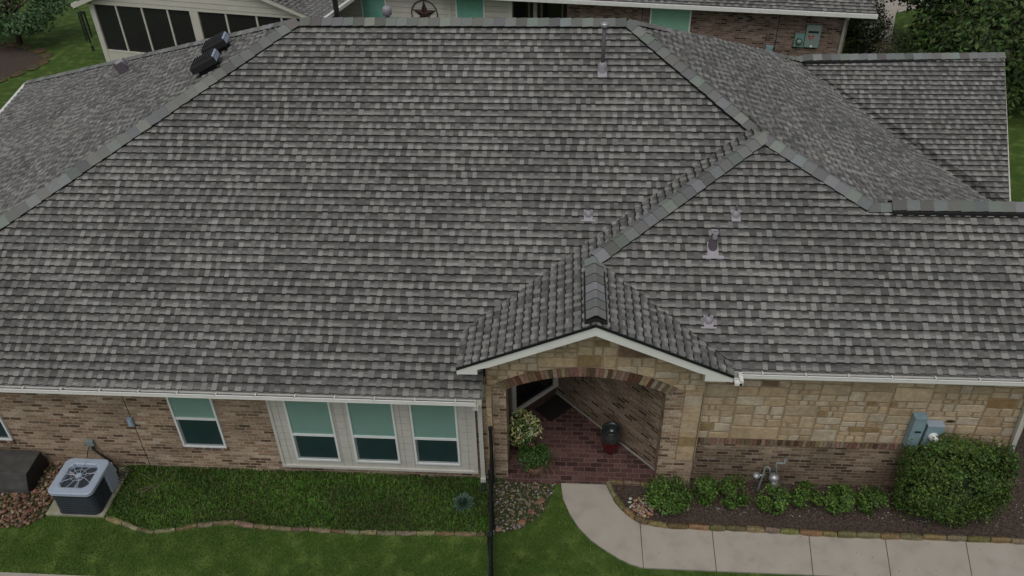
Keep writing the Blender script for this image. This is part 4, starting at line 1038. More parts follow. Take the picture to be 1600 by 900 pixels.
def shrub(name, c, r, h, n, size, pal, seed, label, cat='shrub', group=None, clumps=16):
    t = thing(name, label, cat, (c[0], c[1], 0), group)
    mb_ = MB(); leafmass(mb_, (c[0], c[1], h*.55), (r, r, h*.52), n, size, pal, seed, clumps=clumps, spread=.2, shell=.78)
    mb_.build('foliage', 'leaf', t)
    k = random.Random(seed); mb_ = MB()
    for i in range(6):
        a = k.uniform(0, 6.28); mb_.tube([(c[0]+math.cos(a)*.02, c[1]+math.sin(a)*.02, -.02), (c[0]+math.cos(a)*r*.3, c[1]+math.sin(a)*r*.3, h*.35), (c[0]+math.cos(a)*r*.6, c[1]+math.sin(a)*r*.6, h*.7)], [.012, .009, .004], 5)
    mb_.build('stem', 'bark', t)
    return t
SP = [(.06, .12, .018), (.085, .165, .026), (.045, .09, .014), (.12, .22, .04), (.035, .07, .012)]
shr = [(1041, 789, .31, .44, 'largest round bright green shrub, at the corner of the walk beside the right porch pillar'), (1099, 783, .22, .40, 'round green shrub directly right of the big corner shrub, left of the gas meter'), (1146, 785, .23, .38, 'round green shrub just left of the gas meter, under its left pipe'),
       (1204, 795, .23, .42, 'round green shrub standing directly in front of the gas meter'), (1258, 792, .22, .40, 'green shrub first to the right of the gas meter'), (1308, 796, .22, .38, 'green shrub second to the right of the gas meter'), (1358, 797, .22, .42, 'green shrub last of the row, next to the huge dark hedge bush')]
for i, (px, py, r, h, lb_) in enumerate(shr):
    p = gz(px, py); kk_ = random.Random(i); shrub('round_shrub', (p.x, p.y+.02), r*kk_.uniform(1.1, 1.22), h*kk_.uniform(1.0, 1.2), int(1500*(r/.22)**2), .027, SP, 100+i, lb_, group='row of round shrubs along the wall', clumps=int(13*(r/.22)**1.6))
# huge hedge bush in front of the electric boxes
p = gz(1488, 806); HB = Vector((p.x-.17, -.34, 0))
t = thing('hedge_bush', 'huge dense dark green bush clipped boxy, in front of the electric boxes', 'bush', (HB.x, HB.y, 0))
def boxy(p):
    q = Vector((max(-.80, min(.76, p.x*1.25)), max(-.42, min(.4, p.y*1.2)), max(-.8, min(.72, p.z*1.25))))
    return q.lerp(p, .12)
mb = MB(); leafmass(mb, (HB.x, HB.y, .78), (.86, .44, .74), 24000, .026, [(.045, .088, .015), (.07, .13, .022), (.03, .06, .011), (.12, .185, .034), (.052, .1, .017)], 7, clumps=240, spread=.10, shell=.85, shape=boxy)
mb.build('foliage', 'leaf', t)
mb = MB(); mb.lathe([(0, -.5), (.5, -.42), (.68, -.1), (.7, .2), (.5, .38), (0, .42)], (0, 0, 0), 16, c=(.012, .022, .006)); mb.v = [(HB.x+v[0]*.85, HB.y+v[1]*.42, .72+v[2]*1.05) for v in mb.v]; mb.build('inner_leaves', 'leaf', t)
mb = MB()
for i in range(7): mb.tube([(HB.x+(i-3)*.05, HB.y, -.02), (HB.x+(i-3)*.15, HB.y+.05*(i % 3-1), .5)], [.02, .01], 6)
mb.build('stem', 'bark', t)
# blue-green spiky plant
p = gz(724, 790); t = thing('blue_green_plant', 'small pale blue green bushy plant in the grass left of the black fence', 'plant', (p.x, p.y, 0)); mb = MB(); k = random.Random(9)
for i in range(420):
    a = k.uniform(0, 6.28); el_ = k.uniform(.15, 1.45); L = k.uniform(.12, .21); d = Vector((math.cos(a)*math.cos(el_), math.sin(a)*math.cos(el_), math.sin(el_)*1.1)); s_ = d.cross(Vector((0, 0, 1))).normalized()*.009
    b = Vector((p.x, p.y, .02))+d*L*k.uniform(.3, .6); e_ = b+d*L*.55; c = tuple(q*k.uniform(.75, 1.2) for q in (.12, .2, .15)); mb.face([b-s_*.5, (b+e_)/2-s_, e_, (b+e_)/2+s_], c)
mb.build('foliage', 'leaf', t)
# dry branches in the grass
k = random.Random(6); mb = MB(); p = gz(245, 757)
for i in range(11):
    a = k.uniform(0, 6.28); q = Vector((p.x+k.uniform(-.05, .05), p.y, .02)); pts = [q]
    for j in range(4): a += k.uniform(-.5, .5); q = q+Vector((math.cos(a)*.1, math.sin(a)*.09, k.uniform(0, .06))); pts.append(q)
    mb.tube(pts, [.005, .004, .004, .003, .002], 4)
tag(mb.build('dry_twigs', 'twig'), 'bare dry twigs sticking out of the tall grass near the air conditioner', 'twigs')

# porch plants
vp_ = gz(822, 716); pp = gz(836, 742)
t = thing('variegated_plant', 'tall plant with yellow and cream edged leaves in the porch corner', 'plant', (vp_.x, vp_.y, 0))
mb = MB(); leafmass(mb, (vp_.x-.02, vp_.y+.1, .62), (.31, .24, .42), 950, .05, [(.40, .43, .13), (.5, .52, .26), (.05, .1, .02), (.06, .12, .03), (.55, .56, .36), (.035, .08, .015), (.48, .5, .2)], 19, clumps=16, spread=.2, asp=.32); mb.build('foliage', 'leaf', t)
k = random.Random(10); mb = MB()
for i in range(6): mb.tube([(vp_.x+k.uniform(-.05, .05), vp_.y+.08, .03), (vp_.x+k.uniform(-.15, .15), vp_.y+.1+k.uniform(-.1, .1), .6)], .008, 5)
mb.build('stem', 'bark', t)
mb = MB(); mb.lathe([(.11, .035), (.14, .2), (.15, .28), (.13, .28), (.12, .24), (0, .24)], (vp_.x, vp_.y+.08, 0), 18); mb.build('pot', 'soilpot', t, smooth=True)
t = thing('potted_fern', 'bushy green plant in a brown pot on the porch edge, left of the walk', 'potted plant', (pp.x, pp.y, 0))
mb = MB(); leafmass(mb, (pp.x, pp.y+.03, .42), (.29, .26, .2), 1700, .026, [(.04, .1, .016), (.06, .14, .024), (.03, .07, .012)], 20, clumps=20, spread=.22); mb.build('foliage', 'leaf', t)
mb = MB(); mb.lathe([(.1, .035), (.15, .15), (.165, .28), (.15, .28), (.14, .25), (0, .25)], (pp.x, pp.y+.03, 0), 20); mb.build('pot', 'soilpot', t, smooth=True)
mb = MB(); k = random.Random(13)
for i in range(26):
    a = k.uniform(0, 6.28); L = k.uniform(.25, .42); x0_, y0_ = pp.x, pp.y+.03
    mb.tube([(x0_+math.cos(a)*.1, y0_+math.sin(a)*.1, .28), (x0_+math.cos(a)*L*.7, y0_+math.sin(a)*L*.7, .33), (x0_+math.cos(a)*L, y0_+math.sin(a)*L, k.uniform(.05, .25))], [.0035, .003, .002], 4)
mb.build('dry_runner', 'twig', t)
# urn
u = gz(953, 706); t = thing('glazed_urn', 'glossy dark red urn with charcoal rim against the diagonal porch wall', 'urn', (u.x, u.y, .035))
mb = MB(); mb.lathe([(0, .035), (.085, .035), (.1, .06), (.135, .2), (.15, .31)], (u.x, u.y, 0), 28); mb.v = [(u.x+(a-u.x)*1.2, u.y+(b-u.y)*1.2, .035+(c_-.035)*1.25) for a, b, c_ in mb.v]; mb.build('urn_body', 'maroon', t, smooth=True)
mb = MB(); mb.lathe([(.1505, .31), (.152, .36), (.145, .42), (.125, .455), (.128, .475), (.14, .485), (.128, .492), (.105, .475), (.095, .42), (.1, .38), (0, .36)], (u.x, u.y, 0), 28); mb.v = [(u.x+(a-u.x)*1.2, u.y+(b-u.y)*1.2, .035+(c_-.035)*1.25) for a, b, c_ in mb.v]; mb.build('urn_neck', 'charglaze', t, smooth=True)
# doormat
mb = MB(); c = Vector((4.42, 1.78)); a = math.radians(45)
ax, ay = Vector((math.cos(a), math.sin(a))), Vector((-math.sin(a), math.cos(a)))
q = [c+ax*.36+ay*.22*-1, c+ax*.36+ay*.22, c-ax*.36+ay*.22, c-ax*.36-ay*.22]; q = [Vector((c.x-.5*0+v.x-c.x, v.y, .037)) for v in q]
mb.prism(q, (0, 0, .012)); tag(mb.build('doormat', 'mat'), 'black doormat on the dark red porch pavers before the door', 'doormat')

# ------------------------------------------------------------------ fence
t = thing('iron_fence', 'tall black iron fence seen end on, running from the porch pillar over the lawn', 'fence', (3.36, 0, 0))
f0 = Vector((3.36, -.06, 0)); f1 = Vector((3.60, -3.3, 0)); fd = (f1-f0); FL = fd.length; fd.normalize(); fs = Vector((fd.y, -fd.x, 0))
def fbox(m_, s0, s1, w_, z0, z1):
    a = f0+fd*s0; b = f0+fd*s1; m_.prism([a-fs*w_+Vector((0, 0, z0)), b-fs*w_+Vector((0, 0, z0)), b+fs*w_+Vector((0, 0, z0)), a+fs*w_+Vector((0, 0, z0))], (0, 0, z1-z0))
for z in (.12, 1.05, 1.2):
    mb = MB(); fbox(mb, 0, FL, .014, z-.015, z+.015); mb.build('rail', 'black', t)
for s in (0.03, .95, 2.1, 3.2):
    mb = MB(); fbox(mb, s-.03, s+.03, .03, -.1, 1.33); fbox(mb, s-.036, s+.036, .036, 1.33, 1.36); mb.build('post', 'black', t)
s = .13
while s < FL:
    mb = MB(); a = f0+fd*s; mb.tube([a, a+Vector((0, 0, 1.24))], .0085, 6); mb.build('picket', 'black', t); s += .11
mb = MB(); fbox(mb, .95, 1.05, .04, .62, .80); mb.build('latch', 'black', t)

# ------------------------------------------------------------------ air conditioner
cx, cyy = -3.49, -.745; t = thing('air_conditioner', 'square blue grey air conditioner with round fan on top, on a concrete pad', 'air conditioner', (cx, cyy, .05))
def rrect(w_, r, n=6):
    o = []
    for qx, qy, a0 in ((1, 1, 0), (-1, 1, 90), (-1, -1, 180), (1, -1, 270)):
        for i in range(n+1): a = math.radians(a0+90*i/n); o.append((qx*(w_-r)+r*math.cos(a), qy*(w_-r)+r*math.sin(a)))
    return o
W2 = .36; rr = rrect(W2, .1); mb = MB(); mb.prism([(cx+x, cyy+y, .06) for x, y in rrect(W2-.02, .09)], (0, 0, .47)); mb.build('coil', 'ac_dark', t)
mb = MB()
for i in range(9):
    z = .09+i*.053; mb.prism([(cx+x, cyy+y, z) for x, y in rrect(W2-.002, .1)], (0, 0, .012))
mb.build('louvre', 'ac_dark', t)
mb = MB()
for i in range(8):
    z = .128+i*.053; mb.prism([(cx+x, cyy+y, z) for x, y in rrect(W2-.012, .1)], (0, 0, .003))
mb.build('louvre_gap', 'rust', t)
mb = MB(); outer = rrect(W2+.02, .11, 8); n = len(outer); RH = .30
def circ(i, r): 
    x, y = outer[i]; a = math.atan2(y, x); return (cx+r*math.cos(a), cyy+r*math.sin(a))
for i in range(n):
    j = (i+1) % n; o1, o2 = outer[i], outer[j]
    A1 = (cx+o1[0], cyy+o1[1]); A2 = (cx+o2[0], cyy+o2[1])
    mb.face([(*A1, .53), (*A2, .53), (*A2, .585), (*A1, .585)])
    I1 = (cx+o1[0]*.965, cyy+o1[1]*.965); I2 = (cx+o2[0]*.965, cyy+o2[1]*.965)
    mb.face([(*A1, .585), (*A2, .585), (*I2, .598), (*I1, .598)])
    C1, C2 = circ(i, RH+.03), circ(j, RH+.03); mb.face([(*I1, .598), (*I2, .598), (*C2, .603), (*C1, .603)])
    D1_, D2_ = circ(i, RH), circ(j, RH); mb.face([(*C1, .603), (*C2, .603), (*D2_, .59), (*D1_, .59)]); mb.face([(*D1_, .59), (*D2_, .59), (*circ(j, RH-.02), .45), (*circ(i, RH-.02), .45)])
mb.build('top_cover', 'ac_light', t)
mb = MB(); mb.lathe([(0, .42), (RH, .42)], (cx, cyy, 0), 32); mb.build('fan_well', 'ac_in', t)
mb = MB()
for i in range(3):
    a0 = 2*math.pi*i/3+.5
    pts = []
    for j in range(7): a = a0+1.25*j/6; pts.append(Vector((cx+RH*.93*math.cos(a), cyy+RH*.93*math.sin(a), .51-.09*j/6)))
    hub = [Vector((cx+.06*math.cos(a0+.9), cyy+.06*math.sin(a0+.9), .47)), Vector((cx+.06*math.cos(a0), cyy+.06*math.sin(a0), .5))]
    mb.prism(pts+hub, (0, 0, .004))
mb.lathe([(0, .53), (.05, .53), (.06, .5), (.06, .46)], (cx, cyy, 0), 16); mb.v = [(a, b, c_+.03) for a, b, c_ in mb.v]; mb.build('fan', 'lilac_l', t)
mb = MB()
for i in range(9):
    a = 2*math.pi*i/9+.2; mb.tube([(cx+.05*math.cos(a), cyy+.05*math.sin(a), .60), (cx+.15*math.cos(a+.12), cyy+.15*math.sin(a+.12), .607), (cx+(RH+.02)*math.cos(a), cyy+(RH+.02)*math.sin(a), .603)], .005, 5)
for r in (.05, .12): mb.tube([(cx+r*math.cos(2*math.pi*i/20), cyy+r*math.sin(2*math.pi*i/20), .606) for i in range(21)], .004, 5)
mb.lathe([(0, .615), (.045, .612), (.05, .6)], (cx, cyy, 0), 16); mb.build('fan_guard', 'ac_light', t)
mb = MB(); mb.box((cx+W2-.06, cyy+W2-.26, .06), (cx+W2+.018, cyy+W2+.015, .53)); mb.build('corner_panel', 'ac_light', t, bevel=.01)
mb = MB(); mb.prism([(cx+x, cyy+y, .048) for x, y in rrect(W2+.005, .1)], (0, 0, .015)); mb.build('base_pan', 'ac_dark', t)
mb = MB(); mb.box((-4.07, -1.12, -.05), (-3.06, -.06, .045)); tag(mb.build('equipment_pad', 'concrete_g', bevel=.01), 'mossy square concrete pad under the air conditioner', 'pad')
# refrigerant lines and whip
mb = MB(); p = Vector((-3.64, -.02, .57))
mb.tube([(-3.62, -.02, .57), (-3.6, -.08, .52), (-3.5, -.1, .42), (-3.35, -.14, .3), (-3.2, -.2, .16), (-3.14, -.4, .14)], .018, 8)
mb.tube([(-3.6, -.02, .56), (-3.57, -.08, .47), (-3.45, -.09, .36), (-3.3, -.12, .24)], .012, 8)
mb.tube([(-3.66, -.02, .56), (-3.7, -.09, .46), (-3.76, -.1, .3)], .007, 6)
for i in range(3):
    mb.tube([(-3.06+.085*math.cos(a)+.01*i, -.33+.03*i+.09*math.sin(a), .12+.03*i+.02*math.sin(a*2)) for a in [k_*.45 for k_ in range(13)]], .007, 6)
tag(mb.build('refrigerant_lines', 'blackmatte'), 'black coiled pipes and cable running from the wall to the air conditioner', 'pipes')
mb = MB(); mb.box((-3.71, -.06, .55), (-3.57, -.004, .68)); tag(mb.build('line_cover', 'box_gr', bevel=.008), 'small grey cover box on the brick wall behind the air conditioner', 'cover box')
# dark grey covered box at left edge
a = gz(47, 774); bk = gz(72, 731); tf = at(32, 749, (0, 1, 0), a.y); 
hgt = fy(33, 749, a.y+.1).z
x1 = a.x; t = thing('equipment_cover', 'dark grey covered box with a sloping top standing on river rocks at the left edge', 'box', (x1-.6, a.y+.3, 0))
yA, yB = a.y, bk.y+.05; z1, z2 = .36, .42
mb = MB(); mb.prism([(x1, yA, 0), (x1, yB, 0), (x1, yB-.03, z2), (x1, yA+.13, z1+.03), (x1, yA+.02, z1*.35)][::-1], (-1.3, 0, 0)); mb.build('box_body', 'coverbox', t, bevel=.01)
mb = MB(); mb.face([(x1+.004, yA+.02, .01), (x1+.004, yB-.02, .01), (x1+.004, yB-.045, z2-.02), (x1+.004, yA+.14, z1+.01), (x1+.004, yA+.035, z1*.35)]); mb.build('side_panel', 'coverside', t)

# ------------------------------------------------------------------ wall boxes
def wbox(name, px0, py0, px1, py1, ywall, depth, mat, label, cat, slant=.0, parent=None):
    p = fy(px0, py0, ywall-depth); q = fy(px1, py1, ywall-depth)
    x0, x1_, z1_, z0 = min(p.x, q.x), max(p.x, q.x), p.z, q.z
    t_ = thing(name, label, cat, ((x0+x1_)/2, ywall, z0))
    m_ = MB(); m_.box((x0, ywall-depth, z0), (x1_, ywall-.002, z1_)); m_.build('housing', mat, t_, bevel=.006)
    return t_, x0, x1_, z0, z1_
YB = YR-.025
t, x0, x1_, z0, z1_ = wbox('junction_box', 196, 654, 210, 667, 0, .05, 'box_blue', 'small pale blue grey box on the brick wall left of the single window', 'electrical box')
mb = MB(); mb.box((x0+.02, -.06, z0+.03), (x1_-.02, -.05, z1_-.03)); mb.build('cover_flap', 'ac_light', t, bevel=.003)
# two boxes on the stone wall
p = fy(1424, 652, YB-.15); q = fy(1448, 700, YB-.15)
t = thing('breaker_panel', 'taller blue grey electrical panel on the limestone wall above the hedge bush', 'electrical box', (p.x, YB, 1.2))
X0, X1 = 10.0, 10.19; mb = MB(); mb.box((X0, YB-.14, 1.15), (X1, YB, 1.80)); mb.build('housing', 'box_blue', t, bevel=.006)
mb = MB(); mb.box((X0-.006, YB-.15, 1.79), (X1+.006, YB, 1.81)); mb.build('lid', 'box_blue', t)
mb = MB(); mb.box((X0+.06, YB-.149, 1.50), (X1-.04, YB-.141, 1.53)); mb.build('latch', 'blackmatte', t)
t = thing('electric_meter', 'shorter blue grey meter box with round glass meter, right of the taller panel', 'electric meter', (10.36, YB, 1.2))
X0, X1 = 10.24, 10.49; mb = MB(); mb.box((X0, YB-.13, 1.2), (X1, YB, 1.64)); mb.build('housing', 'box_blue', t, bevel=.006)
mb = MB(); mb.box((X0-.005, YB-.14, 1.625), (X1+.005, YB, 1.645)); mb.build('lid', 'ac_light', t)
mb = MB(); mb.lathe([(.075, 0), (.075, .03), (.062, .04), (.06, .09), (0, .1)], ((X0+X1)/2, YB-.13, 1.42), 20, axis=(0, -1, 0)); mb.build('meter_dial', 'frame', t, smooth=True)
# spot light / hole in wall beside
mb = MB(); mb.lathe([(.0, .0), (.06, .0), (.07, .01)], tuple(fy(1485, 658, YR-.03)), 16, axis=(0, -1, 0)); mb.v = [(v[0], v[1], fy(1485, 658, YR-.03).z+(v[2]-fy(1485, 658, YR-.03).z)*.35) for v in mb.v]
mb.build('weep_hole', 'rust', house)
# gas meter
t = thing('gas_meter', 'pale grey gas meter with looping pipes on the brick base of the limestone wall', 'gas meter', (8.0, 0, 0))
def fp(px, py, y=-.05): return fy(px, py, y)
mb = MB(); mb.tube([fp(1226, 715, .1), fp(1227, 718, .0), fp(1226, 724, -.05), fp(1222, 724, -.05), fp(1214, 723, -.05), fp(1213, 728, -.05), fp(1214, 744, -.06)], .017, 10); mb.build('outlet_pipe', 'box_gr', t, smooth=True)
mb = MB(); mb.tube([fp(1203, 745, -.06), fp(1203, 733, -.06), fp(1200, 729, -.06), fp(1196, 730, -.06), fp(1193, 740, -.06), fp(1184, 765, -.1), (7.86, -.1, 0)], .015, 10); mb.build('inlet_pipe', 'box_gr', t, smooth=True)
c = fp(1209, 748, -.08); mb = MB(); mb.lathe([(0, -.05), (.07, -.045), (.085, -.02), (.085, .05), (.06, .09), (0, .1)], (c.x, c.y, c.z), 20); mb.build('meter_body', 'galv', t, smooth=True)
mb = MB(); mb.box((c.x-.05, c.y-.12, c.z-.08), (c.x+.05, c.y-.05, c.z+.0)); mb.build('meter_index', 'lilac_l', t, bevel=.008)
c2 = fp(1182, 743, -.06); mb = MB(); mb.lathe([(0, -.03), (.055, -.03), (.06, 0), (.055, .03), (0, .035)], (c2.x, c2.y, c2.z), 18, axis=(0, -.5, 1)); mb.tube([c2, fp(1195, 742, -.06)], .016, 8); mb.tube([c2-Vector((0, .03, 0)), c2-Vector((0, .03, .12))], .012, 8); mb.build('regulator', 'galv', t, smooth=True)
# water pipe stub near wall left of the porch
mb = MB(); 
# ------------------------------------------------------------------ NEIGHBOUR HOUSE
an = R_(8.56); nd_ = Vector((math.cos(an), -math.sin(an), 0)); nn_ = Vector((math.sin(an), math.cos(an), 0)); dN = nn_.dot(Vector((5.2, 19.15, 0)))
O_N = Vector((5.2, 19.15, 0))
def nl(u, v, z): p = O_N+nd_*u+nn_*v; return (p.x, p.y, z)       # along, behind, up
def nuv(px, py, v=0):
    p = at(px, py, nn_, dN+v); return (p-O_N).dot(nd_), p.z
nh = thing('neighbour_house', 'house behind with cream siding, brown brick wall and mint green windows', 'house', O_N)
def nbox(m_, u0, u1, v0, v1, z0, z1, c=(.5, .5, .5), m=0):
    m_.prism([nl(u0, v0, z0), nl(u1, v0, z0), nl(u1, v1, z0), nl(u0, v1, z0)], (0, 0, z1-z0), c, m)
uS0 = nuv(530, 10)[0]-1.0; uS1 = nuv(799, 30)[0]; uB0 = nuv(886, 20)[0]; uB1 = nuv(1328, 28)[0]
mb = MB(); nbox(mb, uS0, uS1, 0, .3, -.2, 2.7); sw = mb.build('siding_wall', 'siding2', nh)
mb = MB(); z = .2
while z < 2.7: nbox(mb, uS0, uS1, -.008, 0, z, z+.012); z += .19
mb.build('lap_line', 'groove', sw)
mb = MB(); nbox(mb, uB0, uB1, 0, .3, -.2, 2.45); nbox(mb, uB1-.3, uB1, .3, 9, -.2, 2.45); mb.build('brick_wall', 'brick2', nh)
# recessed patio doors
mb = MB(); nbox(mb, uS1, uB0, 1.3, 1.5, -.2, 2.6); mb.build('recess_wall', 'wood', nh)
for (pa, pb) in ((803, 826), (848, 878)):
    ua, _ = nuv(pa, 25, 1.28); ub, _ = nuv(pb, 25, 1.28)
    mb = MB(); nbox(mb, ua-.06, ua, 1.2, 1.3, 0, 2.2); nbox(mb, ub, ub+.06, 1.2, 1.3, 0, 2.2); nbox(mb, ua-.06, ub+.06, 1.2, 1.3, 2.2, 2.28); nbox(mb, ua-.06, ub+.06, 1.2, 1.3, 0, .1); dr = mb.build('patio_door', 'groove', nh)
    mb = MB(); nbox(mb, ua, ub, 1.24, 1.28, .1, 2.2); mb.build('glass', 'darkglass', dr)
ua, _ = nuv(840, 25, .6); mb = MB(); nbox(mb, ua-.06, ua+.06, .1, .22, 0, 2.5); mb.build('post', 'groove', nh)
# windows
for (pl, pr, pb_, pt, mt) in ((569, 604, 28, -60, 'blind3'), (717, 757, 60, -60, 'blind3'), (1016, 1075, 51, 13, 'blind2')):
    ul, zb_ = nuv(pl, pb_); ur, _ = nuv(pr, pb_); zt = 2.15 if pt < 0 else nuv(pl, pt)[1]
    zb_ = min(zb_, 1.2)
    mb = MB(); f = .05
    nbox(mb, ul, ur, -.04, .0, zb_-f, zb_); nbox(mb, ul, ur, -.04, 0, zt, zt+f); nbox(mb, ul-f, ul, -.04, 0, zb_-f, zt+f); nbox(mb, ur, ur+f, -.04, 0, zb_-f, zt+f)
    wn = mb.build('window', 'frame', nh); mb = MB(); nbox(mb, ul, ur, -.02, -.002, zb_, zt); mb.build('pane', mt, wn)
# trims on siding
mb = MB()
for px in (703, 797): u_, _ = nuv(px, 25); nbox(mb, u_-.08, u_+.08, -.03, -.001, 0, 2.6)
mb.build('corner_board', 'siding2', sw)
# neighbour roof
zg_ = 2.42; vE = -.4
def zNf(x, y):
    v = (Vector((x, y, 0))-O_N).dot(nn_); return zg_+.45*(v-vE)
mb = MB(); pl = [nl(uS1-2.5, vE, 0), nl(9.25, vE, 0), nl(8.9, 3.4, 0), nl(uS1-2.5, 3.4, 0)]
shingles(mb, [[(p[0], p[1]) for p in pl]], zNf, (nn_.x, nn_.y), seed=91, expo=.15, cell=.12)
nroof = mb.build('roof', 'shingle', nh)
mb = MB(); mb.face([(p[0], p[1], zNf(p[0], p[1])-.02) for p in [nl(uS0-3, vE, 0), nl(9.25, vE, 0), nl(8.9, 3.4, 0), nl(8.5, 7, 0), nl(uS0-3, 7, 0)]])
mb.face([nl(9.25, vE, zg_-.01), nl(9.35, 9, zg_), nl(8.5, 7, zg_+3)]); mb.build('roof_deck', 'deck', nroof)
mb = MB(); nbox(mb, uS1-2.5, 9.3, vE-.1, vE, zg_-.13, zg_-.01); mb.build('gutter', 'gutter', nh)
mb = MB(); nbox(mb, uS1-2.5, 9.2, vE, 0, zg_-.13, zg_-.11); mb.build('soffit', 'siding2', nh)
mb = MB(); nbox(mb, uB1-.16, uB1-.07, -.1, -.01, 0, 2.25); nbox(mb, uB1-.16, uB1-.07, vE, -.01, 2.18, 2.27); mb.build('downspout', 'groove', nh)
# seams of the brick wall
mb = MB(); 
for px in (1218, 1003): u_, _ = nuv(px, 30); nbox(mb, u_-.012, u_+.012, -.006, .001, 0, 2.3)
mb.build('expansion_joint', 'blackmatte', nh)
# boxes on neighbour brick
def nwb(name, px0, py0, px1, py1, depth, mat, label, cat):
    u0, z1_ = nuv(px0, py0, -depth); u1, z0 = nuv(px1, py1, -depth)
    t_ = thing(name, label, cat, nl((u0+u1)/2, 0, z0)); m_ = MB(); nbox(m_, u0, u1, -depth, -.002, z0, z1_); m_.build('housing', mat, t_, bevel=.006); return t_, u0, u1, z0, z1_
t, u0, u1, z0, z1_ = nwb('electric_meter', 1243, 53, 1254, 74, .12, 'box_teal', 'small teal meter box with a round dial on the neighbour brick wall', 'electric meter')
mb = MB(); c = nl((u0+u1)/2, -.125, (z0+z1_)/2-.03); mb.lathe([(.11, 0), (.11, .02), (.09, .03)], c, 20, axis=-nn_); mb.build('meter_ring', 'blackmatte', t)
mb = MB(); mb.lathe([(.085, 0), (.08, .08), (0, .09)], c, 20, axis=-nn_); mb.build('meter_dial', 'box_gr', t, smooth=True)
t, u0, u1, z0, z1_ = nwb('breaker_panel', 1262, 39, 1278, 75, .12, 'box_gr', 'tall grey electrical panel with black and red stickers on the neighbour brick wall', 'electrical box')
mb = MB(); nbox(mb, u0+.07, u1-.07, -.126, -.121, z1_-.26, z1_-.19); mb.build('black_sticker', 'blackmatte', t)
mb = MB(); nbox(mb, u0+.08, u0+.16, -.126, -.121, z1_-.40, z1_-.34); nbox(mb, u0+.2, u0+.27, -.126, -.121, z1_-.40, z1_-.34); nbox(mb, u0+.1, u0+.25, -.126, -.121, z1_-.46, z1_-.43); mb.build('red_sticker', 'red', t)
mb = MB(); mb.lathe([(0, .02), (.04, .01), (.04, 0)], nl((u0+u1)/2, -.12, z0+.04), 12, axis=-nn_); mb.build('latch', 'frame', t)
t, u0, u1, z0, z1_ = nwb('hose_reel', 1197, 72, 1206, 84, .12, 'box_blue', 'small pale blue box low on the neighbour brick wall, left of the meter', 'box')
# star in a ring
u_, z_ = nuv(663, 22, -.05); sr = (nuv(683, 22, -.05)[0]-nuv(643, 22, -.05)[0])/2
t = thing('wall_star', 'rusty five pointed metal star inside a thin ring on the cream siding', 'wall decoration', nl(u_, -.03, z_))
mb = MB(); pts = []
for i in range(10):
    a = math.pi/2+i*math.pi/5; r = sr*.97 if i % 2 == 0 else sr*.38; pts.append(nl(u_+r*math.cos(a), -.03, z_+r*math.sin(a)))
ctr = nl(u_, -.09, z_)
for i in range(10): mb.face([pts[i], pts[(i+1) % 10], ctr])
mb.build('star', 'rust', t)
mb = MB(); mb.tube([nl(u_+sr*math.cos(a), -.035, z_+sr*math.sin(a)) for a in [k_*math.pi/16 for k_ in range(33)]], .018, 6); mb.build('ring', 'rust', t)

# ---- screened porch of the neighbour
ap = R_(12); pd = Vector((math.cos(ap), -math.sin(ap), 0)); pn = Vector((math.sin(ap), math.cos(ap), 0)); OP = Vector((-12.3, 18.7, 0)); dP = pn.dot(OP)
def pl_(u, v, z): p = OP+pd*u+pn*v; return (p.x, p.y, z)
def puv(px, py, v=0): p = at(px, py, pn, dP+v); return (p-OP).dot(pd), p.z
def pbox(m_, u0, u1, v0, v1, z0, z1): m_.prism([pl_(u0, v0, z0), pl_(u1, v0, z0), pl_(u1, v1, z0), pl_(u0, v1, z0)], (0, 0, z1-z0))
UE = puv(500, 27)[0]
mb = MB()
pbox(mb, 0, .2, 0, .15, -.2, 2.35); 
um = puv(307, 40)[0]; pbox(mb, um-.16, um+.16, 0, .15, -.2, 2.3); pbox(mb, UE-.5, UE-.1, 0, .15, -.2, 2.4)
pbox(mb, .2, UE-.3, .02, .14, -.2, .60)
ps = mb.build('porch_frame', 'siding2', nh)
mb = MB()
for px, py in ((188, 40), (227, 40), (266, 40), (355, 40), (399, 25), (437, 20)):
    u_, _ = puv(px, py); pbox(mb, u_-.03, u_+.03, .03, .1, .6, 2.3)
pbox(mb, .2, UE-.3, .01, .12, .58, .64); mb.build('mullion', 'siding2', ps)
mb = MB()
mb.face([pl_(.2, .07, .64), pl_(UE-.3, .07, .64), pl_(UE-.3, .07, 2.35), pl_(.2, .07, 2.35)]); mb.build('insect_screen', 'porchscreen', ps)
# side screen wall (west) and inside
mb = MB(); pbox(mb, 0, .12, .15, 4.5, -.2, .6); pbox(mb, 0, .12, .15, 4.5, 2.2, 2.4); pbox(mb, 0, .14, 4.4, 4.6, -.2, 2.4); mb.build('side_frame', 'siding2', ps)
mb = MB(); mb.face([pl_(.06, .15, .6), pl_(.06, 4.5, .6), pl_(.06, 4.5, 2.2), pl_(.06, .15, 2.2)]); mb.build('side_screen', 'porchscreen', ps)
mb = MB(); pbox(mb, .12, UE, 4.5, 4.6, -.2, 3); mb.build('porch_back_wall', 'wood', ps)
mb = MB(); pbox(mb, .0, UE, .15, 4.5, -.1, .05); mb.build('porch_floor', 'coverbox', ps)
mb = MB(); pbox(mb, .0, UE, .15, 4.5, 2.42, 2.46); mb.build('porch_ceiling', 'wood', ps)
